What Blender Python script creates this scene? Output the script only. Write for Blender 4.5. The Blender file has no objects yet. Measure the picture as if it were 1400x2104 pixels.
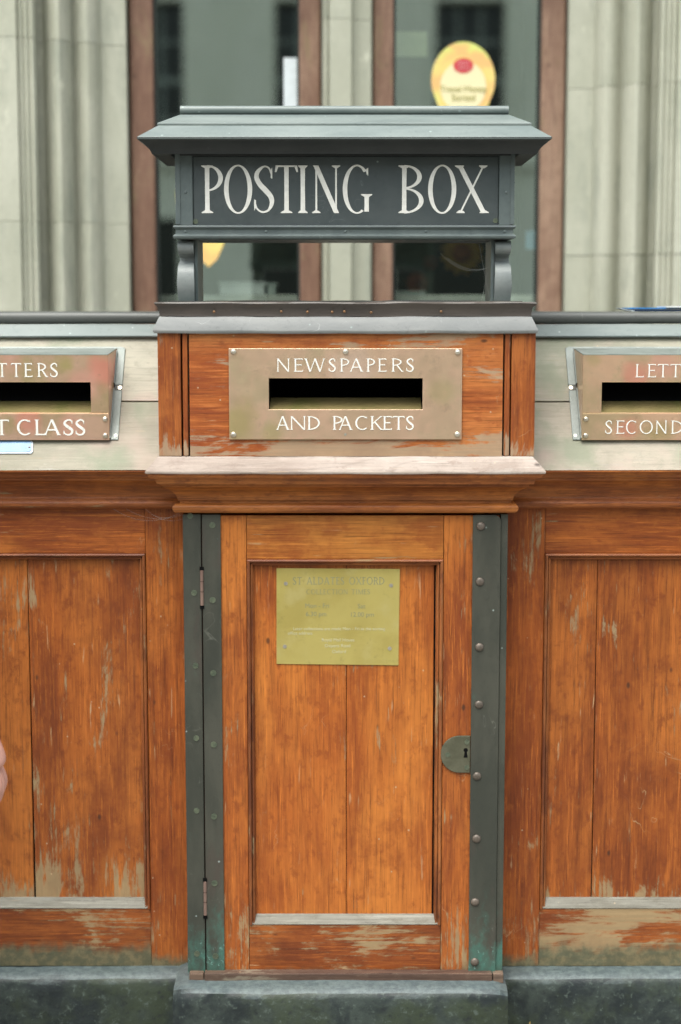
import bpy, bmesh, math, random
from mathutils import Vector, Matrix, noise as mnoise
random.seed(7)
S = bpy.context.scene
COL = S.collection
R = math.radians

# ------------------------------------------------------------------ camera, sky, sun, exposure
F, TILT = 3400.0, math.atan(427 / 3400.0)           # focal length in photo pixels, downward tilt
CAM = Vector((-0.010, -3.40, 1.60))
cd = bpy.data.cameras.new('camera'); cam = bpy.data.objects.new('camera', cd); COL.objects.link(cam)
cam.location = CAM; cam.rotation_euler = (math.pi / 2 - TILT, 0, 0)
cd.sensor_fit = 'HORIZONTAL'; cd.sensor_width = 24.0; cd.lens = F / 1400 * 24.0
cd.clip_start = 0.05; cd.clip_end = 400
cd.dof.use_dof = True; cd.dof.focus_distance = 3.41; cd.dof.aperture_fstop = 1.6
S.camera = cam
w = bpy.data.worlds.new('World'); S.world = w; w.use_nodes = True
wn = w.node_tree; bg = wn.nodes['Background']
sky = wn.nodes.new('ShaderNodeTexSky'); sky.sky_type = 'NISHITA'; sky.sun_disc = False
SUN_EL, SUN_AZ = R(66), R(208)
sky.sun_elevation = SUN_EL; sky.sun_rotation = SUN_AZ; sky.dust_density = 4.0; sky.air_density = 1.0
hs = wn.nodes.new('ShaderNodeHueSaturation'); hs.inputs['Saturation'].default_value = 0.35
wn.links.new(sky.outputs[0], hs.inputs['Color']); tint = wn.nodes.new('ShaderNodeMix'); tint.data_type = 'RGBA'; tint.blend_type = 'MULTIPLY'; tint.inputs[0].default_value = 1.0
tint.inputs[7].default_value = (0.97, 1.0, 0.955, 1)     # milky overcast
wn.links.new(hs.outputs[0], tint.inputs[6]); wn.links.new(tint.outputs[2], bg.inputs['Color'])
bg.inputs['Strength'].default_value = 0.15
sd = bpy.data.lights.new('sun', 'SUN'); sun = bpy.data.objects.new('sun', sd); COL.objects.link(sun)
sd.energy = 1.0; sd.angle = R(45); sd.color = (1.0, 0.96, 0.9)
sdir = Vector((math.sin(SUN_AZ) * math.cos(SUN_EL), math.cos(SUN_AZ) * math.cos(SUN_EL), math.sin(SUN_EL)))
sun.rotation_euler = sdir.to_track_quat('Z', 'Y').to_euler(); sun.location = sdir * 30
S.cycles.use_adaptive_sampling = False; S.cycles.max_bounces = 5; S.cycles.diffuse_bounces = 2; S.cycles.glossy_bounces = 3
S.cycles.sample_clamp_indirect = 3.0; S.cycles.caustics_reflective = False; S.cycles.caustics_refractive = False
S.cycles.use_denoising = True; S.cycles.denoising_prefilter = 'FAST'; S.cycles.denoising_input_passes = 'RGB_ALBEDO_NORMAL'
S.view_settings.view_transform = 'Standard'; S.view_settings.look = 'None'
S.view_settings.exposure = 1.33; S.view_settings.gamma = 1.0; S.view_settings.use_curve_mapping = False

# ------------------------------------------------------------------ measuring: photo pixel -> world point on a depth plane
def at(px, py, Y):
    dx, dy = (px - 700) / F, (1052 - py) / F
    d = Vector((dx, math.cos(TILT) + dy * math.sin(TILT), -math.sin(TILT) + dy * math.cos(TILT)))
    t = (Y - CAM.y) / d.y
    return CAM + d * t
def zz(py, Y): return at(700, py, Y).z
def xx(px, py, Y): return at(px, py, Y).x

# ------------------------------------------------------------------ object helpers
def link(o, parent=None):
    COL.objects.link(o)
    if parent is not None: o.parent = parent
    return o
BASE = {}
def thing(name, label, cat, loc=(0, 0, 0), group=None):
    o = bpy.data.objects.new(name, None); o.empty_display_size = 0.05
    o.location = loc; link(o); BASE[o.name] = Vector(loc)
    o['label'] = label; o['category'] = cat
    if group: o['group'] = group
    return o
def base_of(p):
    while p is not None:
        if p.name in BASE: return BASE[p.name]
        p = p.parent
    return Vector((0, 0, 0))
def mesh(name, verts, faces, mat, parent=None, smooth=False, bevel=0.0, seg=2, label=None, auto=None):
    b = base_of(parent)
    me = bpy.data.meshes.new(name)
    me.from_pydata([tuple(Vector(v) - b) for v in verts], [], faces); me.update()
    bm = bmesh.new(); bm.from_mesh(me); bmesh.ops.recalc_face_normals(bm, faces=bm.faces); bm.to_mesh(me); bm.free()
    if mat: me.materials.append(mat)
    if smooth: me.polygons.foreach_set('use_smooth', [True] * len(me.polygons))
    o = bpy.data.objects.new(name, me); link(o, parent)
    if auto is not None:
        me.polygons.foreach_set('use_smooth', [True] * len(me.polygons)); me.set_sharp_from_angle(angle=R(auto))
    if bevel > 0:
        m = o.modifiers.new('bevel', 'BEVEL'); m.width = bevel; m.segments = seg; m.limit_method = 'ANGLE'; m.angle_limit = R(30)
    if label: o['label'] = label
    return o
def tag(o, label, cat, group=None):
    o['label'] = label; o['category'] = cat
    if group: o['group'] = group
    return o
class G:
    def __init__(s): s.v = []; s.f = []
    def add(s, v, f):
        n = len(s.v); s.v += [tuple(p) for p in v]; s.f += [tuple(i + n for i in q) for q in f]; return s
    def box(s, x0, x1, y0, y1, z0, z1):
        return s.add([(x, y, z) for x in (x0, x1) for y in (y0, y1) for z in (z0, z1)],
                     [(0, 1, 3, 2), (4, 6, 7, 5), (0, 4, 5, 1), (2, 3, 7, 6), (0, 2, 6, 4), (1, 5, 7, 3)])
    def prism(s, pts, off):                     # closed polygon of 3d points, extruded by vector off
        n = len(pts); off = Vector(off)
        v = [Vector(p) for p in pts] + [Vector(p) + off for p in pts]
        return s.add(v, [tuple(range(n)), tuple(range(2 * n - 1, n - 1, -1))] + [(i, (i + 1) % n, n + (i + 1) % n, n + i) for i in range(n)])
    def loft(s, rows, closed=False, caps=False):
        m = len(rows[0]); v = [p for r in rows for p in r]; f = []
        for i in range(len(rows) - 1):
            for j in range(m if closed else m - 1):
                k = (j + 1) % m
                f.append((i * m + j, i * m + k, (i + 1) * m + k, (i + 1) * m + j))
        if caps: f.append(tuple(range(m))); f.append(tuple((len(rows) - 1) * m + j for j in range(m)))
        return s.add(v, f)
    def cyl(s, c, r, axis, h, n=16, r2=None):
        r2 = r if r2 is None else r2
        a = Vector(axis).normalized(); u = a.orthogonal().normalized(); q = a.cross(u); c = Vector(c)
        A = [c + (u * math.cos(t) + q * math.sin(t)) * r for t in [2 * math.pi * i / n for i in range(n)]]
        B = [c + a * h + (u * math.cos(t) + q * math.sin(t)) * r2 for t in [2 * math.pi * i / n for i in range(n)]]
        return s.loft([A, B], closed=True, caps=True)
    def out(s, name, mat, parent=None, **k): return mesh(name, s.v, s.f, mat, parent, **k)
def box(name, x0, x1, y0, y1, z0, z1, mat, parent=None, **k):
    return G().box(min(x0, x1), max(x0, x1), y0, y1, min(z0, z1), max(z0, z1)).out(name, mat, parent, **k)
def inst(o_mesh, name, loc, parent, rot=(0, 0, 0), scale=1.0, label=None):
    o = bpy.data.objects.new(name, o_mesh); link(o, parent)
    o.location = Vector(loc) - base_of(parent); o.rotation_euler = rot; o.scale = (scale,) * 3
    if label: o['label'] = label
    return o
def jig(x, s, amp, seed=0): return mnoise.noise(Vector((x * s, seed * 7.3, 0.5))) * amp

def sweep3(name, prof, hw, yf, yb, mat, parent, nx=1, wob=0.0, closed=True, **k):
    """profile (outset, z) mitred round left return, front and right return"""
    rows = []
    def ring(fn): rows.append([fn(o, z, i) for i, (o, z) in enumerate(prof)])
    ring(lambda o, z, i: (-hw - o, yb, z))
    for j in range(nx + 1):
        t = j / nx
        ring(lambda o, z, i: (-(hw + o) + 2 * (hw + o) * t, yf - o + jig(t * 9 + i * .31, 1, wob * .5, 3), z + jig(t * 9 + i * .17, 1.3, wob, 1)))
    ring(lambda o, z, i: (hw + o, yb, z))
    g = G().loft(rows, closed=closed, caps=closed)
    return g.out(name, mat, parent, **k)
def run(name, prof, x0, x1, mat, parent, nx=1, wob=0.0, closed=True, **k):
    """profile (y, z) run straight along x"""
    rows = []
    for j in range(nx + 1):
        x = x0 + (x1 - x0) * j / nx
        rows.append([(x, y + jig(x * 6 + i * .3, 1, wob * .5, 5), z + jig(x * 6 + i * .2, 1.2, wob, 2)) for i, (y, z) in enumerate(prof)])
    return G().loft(rows, closed=closed, caps=closed).out(name, mat, parent, **k)

# ------------------------------------------------------------------ material helpers
def new_mat(name):
    m = bpy.data.materials.new(name); m.use_nodes = True
    nt = m.node_tree; return m, nt, nt.nodes['Principled BSDF']
def N(nt, t, ins=None, **at_):
    n = nt.nodes.new(t)
    for k, v in at_.items(): setattr(n, k, v)
    for k, v in (ins or {}).items():
        if hasattr(v, 'is_output'): nt.links.new(v, n.inputs[k])
        else: n.inputs[k].default_value = v
    return n
def M(nt, op, a, b=0.0, c=0.0, clamp=False):
    return N(nt, 'ShaderNodeMath', {0: a, 1: b, 2: c}, operation=op, use_clamp=clamp).outputs[0]
def col(c): return (c[0], c[1], c[2], 1.0)
def MX(nt, f, a, b, mode='MIX'):
    n = nt.nodes.new('ShaderNodeMix'); n.data_type = 'RGBA'; n.blend_type = mode; n.clamp_factor = True
    for i, v in ((0, f), (6, a), (7, b)):
        if hasattr(v, 'is_output'): nt.links.new(v, n.inputs[i])
        else: n.inputs[i].default_value = v if i == 0 else col(v)
    return n.outputs[2]
def SM(nt, v, a, b):                                     # smoothstep a..b -> 0..1
    return N(nt, 'ShaderNodeMapRange', {0: v, 1: a, 2: b, 3: 0.0, 4: 1.0}, interpolation_type='SMOOTHSTEP').outputs[0]
def NZ(nt, vec, scale, detail=4, rough=0.55, dist=0.0):
    return N(nt, 'ShaderNodeTexNoise', {'Vector': vec, 'Scale': scale, 'Detail': detail, 'Roughness': rough, 'Distortion': dist}).outputs[0]
def pos(nt, scale=(1, 1, 1), rnd=3.0):
    g = N(nt, 'ShaderNodeNewGeometry').outputs['Position']
    if rnd:
        r = N(nt, 'ShaderNodeObjectInfo').outputs['Random']
        r = M(nt, 'MULTIPLY', r, rnd)
        c = N(nt, 'ShaderNodeCombineXYZ', {0: r, 1: M(nt, 'MULTIPLY', r, 1.7), 2: M(nt, 'MULTIPLY', r, 2.3)}).outputs[0]
        g = N(nt, 'ShaderNodeVectorMath', {0: g, 1: c}, operation='ADD').outputs[0]
    return N(nt, 'ShaderNodeVectorMath', {0: g, 1: scale}, operation='MULTIPLY').outputs[0]
def wz(nt):
    return N(nt, 'ShaderNodeSeparateXYZ', {0: N(nt, 'ShaderNodeNewGeometry').outputs['Position']}).outputs
def bump(nt, bs, h, strength=0.3, dist=0.002):
    b = N(nt, 'ShaderNodeBump', {'Height': h, 'Strength': strength, 'Distance': dist}); nt.links.new(b.outputs[0], bs.inputs['Normal'])
def setc(nt, bs, c, rough=None):
    if hasattr(c, 'is_output'): nt.links.new(c, bs.inputs['Base Color'])
    else: bs.inputs['Base Color'].default_value = col(c)
    if rough is not None:
        if hasattr(rough, 'is_output'): nt.links.new(rough, bs.inputs['Roughness'])
        else: bs.inputs['Roughness'].default_value = rough

def stretch(ax, k): return (k, 1, 1) if ax == 'X' else (1, 1, k)
def wood(name, ax, mid, dark, light, wear=0.0, wz0=None, moss=None, rough=0.42, grey=(0.38, 0.285, 0.155), scr=0.6, seedoff=0.0, topwear=None, algae=0.0, streak=1.0):
    m, nt, bs = new_mat(name)
    fine = NZ(nt, pos(nt, stretch(ax, .03)), 330, 4, .7)
    fib = NZ(nt, pos(nt, stretch(ax, .035)), 120, 5, .72, .15)
    band = NZ(nt, pos(nt, stretch(ax, .18), .9), 17, 6, .68, .6)
    broad = NZ(nt, pos(nt, stretch(ax, .35), .9), 5, 5, .6, .3)
    blot = NZ(nt, pos(nt), 10, 7, .66)
    cath = NZ(nt, pos(nt, stretch(ax, .16)), 5.0, 2, .4, .2)
    ring = M(nt, 'ABSOLUTE', M(nt, 'SINE', M(nt, 'MULTIPLY', cath, 75.0)))
    c = MX(nt, SM(nt, band, .36, .66), mid, dark)
    c = MX(nt, M(nt, 'MULTIPLY', SM(nt, broad, .42, .66), .9), c, light)
    c = MX(nt, M(nt, 'MULTIPLY', SM(nt, blot, .48, .70), .7), c, dark)
    c = MX(nt, M(nt, 'MULTIPLY', M(nt, 'MULTIPLY', SM(nt, ring, .35, .0), SM(nt, blot, .56, .44)), .22), c, tuple(v * .55 for v in dark))
    c = MX(nt, M(nt, 'MULTIPLY', SM(nt, fib, .50, .70), .52 * streak), c, tuple(v * .50 for v in dark))
    c = MX(nt, M(nt, 'MULTIPLY', SM(nt, fib, .46, .26), .7 * streak), c, tuple(min(1, v * 1.25) for v in light))
    c = MX(nt, M(nt, 'MULTIPLY', SM(nt, fine, .53, .70), .62 * streak), c, tuple(v * .4 for v in dark))
    c = MX(nt, M(nt, 'MULTIPLY', SM(nt, fine, .44, .30), .5 * streak), c, tuple(min(1, v * 1.5) for v in light))
    rv = N(nt, 'ShaderNodeObjectInfo').outputs['Random']
    c = MX(nt, 1.0, c, N(nt, 'ShaderNodeCombineXYZ', {0: M(nt, 'MULTIPLY_ADD', rv, .26, .88), 1: M(nt, 'MULTIPLY_ADD', rv, .34, .84), 2: M(nt, 'MULTIPLY_ADD', rv, .36, .83)}).outputs[0], 'MULTIPLY')
    mot = NZ(nt, pos(nt, stretch(ax, .6), 2.0), 45, 6, .7)
    c = MX(nt, M(nt, 'MULTIPLY', SM(nt, mot, .52, .68), .65), c, dark)
    c = MX(nt, M(nt, 'MULTIPLY', SM(nt, mot, .44, .30), .3), c, light)
    # dark pores and little knots
    vo = N(nt, 'ShaderNodeTexVoronoi', {'Vector': pos(nt, stretch(ax, .55)), 'Scale': 24.0, 'Randomness': 1.0})
    vr = N(nt, 'ShaderNodeSeparateColor', {0: vo.outputs['Color']}).outputs
    kn = M(nt, 'MULTIPLY', SM(nt, M(nt, 'ADD', vo.outputs['Distance'], M(nt, 'MULTIPLY', blot, .12)), .19, .10), M(nt, 'GREATER_THAN', vr[0], .80))
    c = MX(nt, M(nt, 'MULTIPLY', kn, .75), c, (.03, .018, .012))
    # varnish worn through to bare grey timber
    wn_ = NZ(nt, pos(nt, stretch(ax, .40)), 11, 8, .7, .5)
    wv = M(nt, 'ADD', wn_, M(nt, 'MULTIPLY', M(nt, 'SUBTRACT', fib, .5), .42))
    wv = M(nt, 'ADD', wv, M(nt, 'MULTIPLY', M(nt, 'SUBTRACT', fine, .5), .22))
    wv = M(nt, 'ADD', wv, wear - .30)
    z = wz(nt)[2]
    if wz0 is not None:                                  # bare patches gather where rain splashes
        wv = M(nt, 'ADD', wv, M(nt, 'MULTIPLY', SM(nt, z, wz0[1], wz0[0]), wz0[2]))
    if topwear is not None:
        wv = M(nt, 'ADD', wv, M(nt, 'MULTIPLY', SM(nt, z, topwear[0], topwear[1]), topwear[2]))
    wm = SM(nt, wv, .385, .475)
    bare = MX(nt, fib, tuple(v * 1.15 for v in grey), tuple(v * .62 for v in grey))
    bare = MX(nt, SM(nt, blot, .42, .62), bare, tuple(v * .8 for v in (grey[0] * .98, grey[1] * .95, grey[2] * .95)))
    c = MX(nt, M(nt, 'MULTIPLY', wm, .82), c, bare)
    # fine pale scratches and paint specks
    if scr > 0:
        sA = NZ(nt, pos(nt, (1, 1, 1), 5.1), 8, 3, .5, 1.6)
        sl = M(nt, 'MULTIPLY', SM(nt, M(nt, 'ABSOLUTE', M(nt, 'SUBTRACT', sA, .5)), .0035, .0008), SM(nt, NZ(nt, pos(nt, (1, 1, 1), 2.2), 6, 3, .6), .58, .72))
        sB = NZ(nt, pos(nt, stretch(ax, .08), 4.0), 130, 2, .5)
        s2 = M(nt, 'MULTIPLY', SM(nt, sB, .665, .72), SM(nt, NZ(nt, pos(nt, (1, 1, 1), 6.0), 10, 5, .65), .46, .62))
        c = MX(nt, M(nt, 'MULTIPLY', M(nt, 'MAXIMUM', sl, s2), scr * .8), c, (.52, .36, .20))
        v2 = N(nt, 'ShaderNodeTexVoronoi', {'Vector': pos(nt, (1, 1, 1), 8.0), 'Scale': 32.0})
        r2 = N(nt, 'ShaderNodeSeparateColor', {0: v2.outputs['Color']}).outputs
        sp = M(nt, 'MULTIPLY', SM(nt, M(nt, 'ADD', v2.outputs['Distance'], M(nt, 'MULTIPLY', fine, .10)), .125, .085), M(nt, 'GREATER_THAN', r2[1], .89))
        c = MX(nt, M(nt, 'MULTIPLY', sp, .6), c, (.56, .42, .27))
    if algae:                                            # soft green and pinkish weather stains
        c = MX(nt, M(nt, 'MULTIPLY', SM(nt, NZ(nt, pos(nt, (1, 1, 1), 4), 8, 6, .6), .50, .68), algae), c, (.20, .225, .155))
        c = MX(nt, M(nt, 'MULTIPLY', SM(nt, NZ(nt, pos(nt, (1, 1, 1), 7), 6, 4, .55), .53, .68), algae * .7), c, (.40, .30, .255))
    if moss is not None:                                 # algae creeping up from the stone
        mv = M(nt, 'ADD', M(nt, 'SUBTRACT', moss[0], z), M(nt, 'MULTIPLY', M(nt, 'SUBTRACT', NZ(nt, pos(nt, (1, 1, .5)), 22, 7, .65), .5), moss[1]))
        mm = SM(nt, mv, -.012, .022)
        mc = MX(nt, SM(nt, NZ(nt, pos(nt), 55, 5, .7), .4, .65), (.085, .095, .06), (.17, .15, .085))
        c = MX(nt, M(nt, 'MULTIPLY', mm, .92), c, mc)
    setc(nt, bs, c); bs.inputs['Specular IOR Level'].default_value = .32
    nt.links.new(M(nt, 'ADD', M(nt, 'MULTIPLY', wm, .35), M(nt, 'ADD', M(nt, 'MULTIPLY', fib, .25), rough - .12)), bs.inputs['Roughness'])
    bump(nt, bs, M(nt, 'ADD', M(nt, 'ADD', fib, M(nt, 'MULTIPLY', fine, .5)), M(nt, 'MULTIPLY', wm, -.25)), .35, .0016)
    return m
OR = dict(mid=(.330, .087, .0165), dark=(.188, .043, .011), light=(.45, .144, .028))
OW = dict(mid=(.290, .076, .0150), dark=(.155, .036, .010), light=(.41, .128, .025))
RD = dict(mid=(.25, .066, .016), dark=(.14, .034, .011), light=(.35, .108, .024))
zb = zz(1990, 0.05)
W_V = wood('varnished_wood_vertical', 'Z', **OR, wear=.06, wz0=(zb + .0, zb + .30, .09), moss=(zb + .018, .09))
W_H = wood('varnished_wood_horizontal', 'X', **OR, wear=.03)
W_HD = wood('pale_wood_door_rail', 'X', mid=(.40, .125, .022), dark=(.27, .068, .014), light=(.50, .20, .04), wear=.05)
W_HB = wood('worn_wood_rail', 'X', **RD, wear=.20, moss=(zb + .042, .08))
W_DB = wood('worn_wood_door_rail', 'X', **RD, wear=.14, moss=(zb + .012, .06))
W_P = wood('scuffed_wood_plank', 'Z', **OW, wear=.10, wz0=(zb + .12, zb + .24, .17), scr=.9)
W_DP = wood('wood_door_plank', 'Z', mid=(.360, .095, .0175), dark=(.23, .054, .012), light=(.48, .158, .030), wear=.04, wz0=(zb + .10, zb + .22, .07), scr=.55)
W_SL = wood('dull_sill_wood', 'X', mid=(.125, .076, .056), dark=(.085, .052, .040), light=(.18, .125, .09), wear=.12, grey=(.26, .22, .16), scr=.2)
W_M = wood('wood_moulding', 'Z', mid=(.23, .068, .022), dark=(.10, .032, .016), light=(.34, .12, .035), wear=.08, scr=.3)
W_MH = wood('wood_moulding_horizontal', 'X', mid=(.26, .075, .024), dark=(.14, .04, .017), light=(.36, .12, .035), wear=.06, scr=.2)
W_C = wood('wood_cornice', 'X', mid=(.30, .088, .022), dark=(.17, .046, .015), light=(.40, .135, .031), wear=.06, scr=.2)
W_UP = wood('sunbleached_wood_board', 'X', mid=(.36, .098, .022), dark=(.24, .056, .016), light=(.47, .17, .048), wear=.11, wz0=(zz(935, -.05), zz(865, -.05), .22), grey=(.42, .31, .20), scr=.6)
W_US = wood('sunbleached_wood_post', 'Z', mid=(.30, .082, .018), dark=(.18, .043, .013), light=(.40, .135, .034), wear=.09, wz0=(zz(935, -.05), zz(875, -.05), .16), grey=(.42, .31, .20), scr=.6)
W_G = wood('weathered_silver_wood', 'X', mid=(.325, .30, .235), dark=(.25, .235, .18), light=(.385, .34, .275), wear=.06, rough=.6, grey=(.43, .405, .35), scr=.3, algae=.7, streak=.4)
W_GP = wood('weathered_pinkish_wood', 'X', mid=(.33, .265, .225), dark=(.24, .18, .15), light=(.41, .34, .30), streak=.6, wear=.10, rough=.6, grey=(.50, .45, .40), scr=.3)
W_BL = wood('weathered_ledge_wood', 'X', mid=(.20, .19, .16), dark=(.135, .122, .095), light=(.26, .25, .215), wear=.10, rough=.6, grey=(.29, .285, .255), scr=.2)

def metal_paint(name, c0, c1, rough=.45, spec=.5, streak=(1, 1, 1), verd=None, scale=14, metallic=0.0, c2=None, spots=0.0):
    m, nt, bs = new_mat(name)
    a = NZ(nt, pos(nt, streak), scale, 6, .62, .3); b = NZ(nt, pos(nt), scale * 7, 4, .65)
    c = MX(nt, SM(nt, a, .35, .65), c0, c1)
    c = MX(nt, M(nt, 'MULTIPLY', SM(nt, b, .55, .75), .4), c, tuple(v * .6 for v in c0))
    if c2: c = MX(nt, M(nt, 'MULTIPLY', SM(nt, NZ(nt, pos(nt, streak, 6), scale * .8, 7, .7), .56, .70), .75), c, c2)
    if spots:
        vo = N(nt, 'ShaderNodeTexVoronoi', {'Vector': pos(nt), 'Scale': 60.0})
        rr = N(nt, 'ShaderNodeSeparateColor', {0: vo.outputs['Color']}).outputs
        sp = M(nt, 'MULTIPLY', SM(nt, M(nt, 'ADD', vo.outputs['Distance'], M(nt, 'MULTIPLY', b, .2)), .28, .2), M(nt, 'GREATER_THAN', rr[0], 1 - spots))
        c = MX(nt, M(nt, 'MULTIPLY', sp, .6), c, (.35, .42, .40))
    if verd:                                            # verdigris low on the strap
        z = wz(nt)[2]
        v = M(nt, 'ADD', M(nt, 'MULTIPLY', SM(nt, z, verd[1], verd[0]), .34), NZ(nt, pos(nt, (1, 1, .6)), 26, 8, .7))
        c = MX(nt, M(nt, 'MULTIPLY', SM(nt, v, .60, .92), .9), c, (.055, .15, .12))
        c = MX(nt, M(nt, 'MULTIPLY', SM(nt, M(nt, 'ADD', NZ(nt, pos(nt), 75, 6, .75), M(nt, 'MULTIPLY', SM(nt, z, verd[1], verd[0]), .14)), .70, .78), .8), c, (.22, .40, .36))
    sB = NZ(nt, pos(nt, (1, 1, 1), 5.1), 12, 2, .5, 1.2)
    sl = M(nt, 'MULTIPLY', SM(nt, M(nt, 'ABSOLUTE', M(nt, 'SUBTRACT', sB, .5)), .004, .001), SM(nt, NZ(nt, pos(nt, (1, 1, 1), 2.2), 9, 3, .6), .55, .66))
    c = MX(nt, M(nt, 'MULTIPLY', sl, .35), c, tuple(min(1, v * 2.2 + .05) for v in c1))
    setc(nt, bs, c); bs.inputs['Metallic'].default_value = metallic; bs.inputs['Specular IOR Level'].default_value = spec
    nt.links.new(M(nt, 'ADD', M(nt, 'MULTIPLY', a, .25), rough - .12), bs.inputs['Roughness'])
    bump(nt, bs, M(nt, 'ADD', M(nt, 'MULTIPLY', a, 1.0), M(nt, 'MULTIPLY', b, .25)), .25, .0015)
    return m
SIGN = metal_paint('dark_sign_metal', (.044, .057, .060), (.058, .071, .073), .45, .5, scale=9, c2=(.042, .044, .043), spots=.04)
SIGND = metal_paint('shade_toned_cornice_metal', (.018, .022, .023), (.028, .032, .033), .5, .4, scale=12)  # sign metal darkened: the shade under the eaves is painted into its colour
BRK = metal_paint('grey_bracket_metal', (.17, .192, .19), (.23, .25, .245), .4, .5, scale=14)
SIGNF = metal_paint('bluish_frame_metal', (.080, .102, .104), (.112, .138, .136), .42, .5, scale=12)
LEAD = metal_paint('grey_lead_sheet', (.13, .16, .155), (.185, .215, .205), .42, .5, streak=(.25, 1, 1), scale=12, spots=.10)
LEADW = metal_paint('warm_lead_sheet', (.19, .198, .198), (.25, .255, .25), .4, .5, streak=(.3, 1, 1), scale=12, spots=.05)
BRONZE = metal_paint('brown_bronze_edge', (.062, .052, .047), (.095, .078, .068), .42, .5, streak=(.3, 1, 1), scale=16, c2=(.16, .09, .05))
ROLL = metal_paint('dark_roll_metal', (.055, .058, .054), (.085, .09, .085), .42, .5, streak=(.2, 1, 1), scale=16, c2=(.10, .075, .055))
STRAP = metal_paint('olive_strap_metal', (.038, .041, .033), (.062, .062, .049), .42, .4, streak=(1, 1, .3), scale=12, spots=.07, verd=(zb - .03, zb + .24), c2=(.062, .048, .040))
RIVET = metal_paint('worn_rivet_metal', (.10, .082, .066), (.15, .12, .098), .42, .5, scale=60, metallic=.3)
SCREWG = metal_paint('green_screw_metal', (.080, .10, .070), (.135, .155, .105), .45, .5, scale=80, metallic=.3)
SCREWS = metal_paint('bright_screw_metal', (.50, .46, .38), (.62, .58, .50), .33, .5, scale=80, metallic=.8)
HINGE = metal_paint('brown_hinge_metal', (.15, .09, .075), (.20, .13, .105), .45, .4, streak=(1, 1, .3), scale=30)
FLANGE = metal_paint('pewter_flange_metal', (.165, .19, .175), (.24, .265, .25), .45, .5, scale=18, metallic=.15, c2=(.10, .125, .105))
def brass(name, base, tar, tar2, rough=.4, met=.8, pink=None, brush=0, stains_refl=()):
    m, nt, bs = new_mat(name)
    a = NZ(nt, pos(nt), 7, 5, .55, .4); b = NZ(nt, pos(nt), 45, 5, .65); d = NZ(nt, pos(nt, (1, 1, 1), 6), 11, 6, .6)
    c = MX(nt, SM(nt, a, .4, .66), base, tar)
    c = MX(nt, M(nt, 'MULTIPLY', SM(nt, d, .50, .68), .75), c, tar2)
    c = MX(nt, M(nt, 'MULTIPLY', SM(nt, NZ(nt, pos(nt, (1, 1, 1), 3), 26, 7, .7), .56, .72), .4), c, tuple(v * .62 for v in tar))
    if pink: c = MX(nt, M(nt, 'MULTIPLY', SM(nt, NZ(nt, pos(nt, (1, 1, 1), 9), 6.5, 3, .5, .2), .47, .62), .85), c, pink)
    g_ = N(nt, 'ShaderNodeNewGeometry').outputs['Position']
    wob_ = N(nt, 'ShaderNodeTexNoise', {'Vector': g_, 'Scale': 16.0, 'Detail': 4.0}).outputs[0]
    for (sx_, sz_, sr, sc_, am) in stains_refl:
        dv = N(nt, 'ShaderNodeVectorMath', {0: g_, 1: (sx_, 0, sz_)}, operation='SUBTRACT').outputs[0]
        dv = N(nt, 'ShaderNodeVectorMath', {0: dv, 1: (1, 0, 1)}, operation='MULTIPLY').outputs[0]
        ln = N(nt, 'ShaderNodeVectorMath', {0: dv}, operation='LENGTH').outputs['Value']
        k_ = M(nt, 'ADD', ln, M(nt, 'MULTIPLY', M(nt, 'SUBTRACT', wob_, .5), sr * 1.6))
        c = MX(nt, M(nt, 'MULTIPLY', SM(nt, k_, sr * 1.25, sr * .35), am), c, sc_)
    c = MX(nt, M(nt, 'MULTIPLY', SM(nt, b, .60, .76), .35), c, tuple(v * .5 for v in base))
    setc(nt, bs, c); bs.inputs['Metallic'].default_value = met
    nt.links.new(M(nt, 'ADD', M(nt, 'MULTIPLY', b, .25), rough - .1), bs.inputs['Roughness'])
    bump(nt, bs, b, .08, .001)
    return m
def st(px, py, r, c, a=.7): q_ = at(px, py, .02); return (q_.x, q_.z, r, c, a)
ROSY_REFL, OLIV, RED_REFL = (.84, .44, .34), (.50, .41, .18), (.86, .33, .25)  # reds are street reflections painted into the bronze; olive is tarnish
PLATE = brass('tan_bronze_plate', (.76, .51, .36), (.66, .47, .32), (.60, .47, .30), .36, .78, stains_refl=(st(500, 865, .045, OLIV, .75), st(560, 885, .03, OLIV, .5), st(720, 760, .05, (.80, .60, .48), .6), st(905, 800, .03, OLIV, .3)))
PLATE_L = brass('rosy_bronze_plate', (.72, .47, .34), (.56, .40, .24), (.50, .40, .20), .36, .78, stains_refl=(st(205, 765, .040, RED_REFL, .8), st(165, 790, .045, ROSY_REFL, .7), st(130, 750, .024, OLIV, .85), st(50, 870, .03, RED_REFL, .6), st(20, 740, .03, ROSY_REFL, .5), st(140, 880, .03, ROSY_REFL, .5)))
PLATE_D = brass('dull_bronze_chute', (.32, .25, .11), (.24, .20, .08), (.20, .20, .06), .55, .6)
PLAQ = brass('olive_brass_plaque', (.60, .50, .165), (.52, .42, .125), (.62, .53, .22), .42, .68)
def flat(name, c, rough=.6, spec=.4, nz=0.0, scale=40):
    m, nt, bs = new_mat(name)
    if nz: c = MX(nt, SM(nt, NZ(nt, pos(nt), scale, 5, .6), .35, .65), tuple(v * (1 - nz) for v in c), c)
    setc(nt, bs, c, rough); bs.inputs['Specular IOR Level'].default_value = spec
    return m
WHITE = flat('white_letter_paint', (.80, .79, .74), .55, .3, .10, 90)
BLACKV = flat('black_chute_lining', (.006, .006, .006), .9, .05)
DARKJ = flat('dark_timber_core', (.02, .012, .008), .8, .2)
ENGR = flat('grey_engraving', (.28, .27, .15), .5, .3)
ENGR2 = flat('pale_engraving', (.55, .52, .32), .5, .3)
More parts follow.
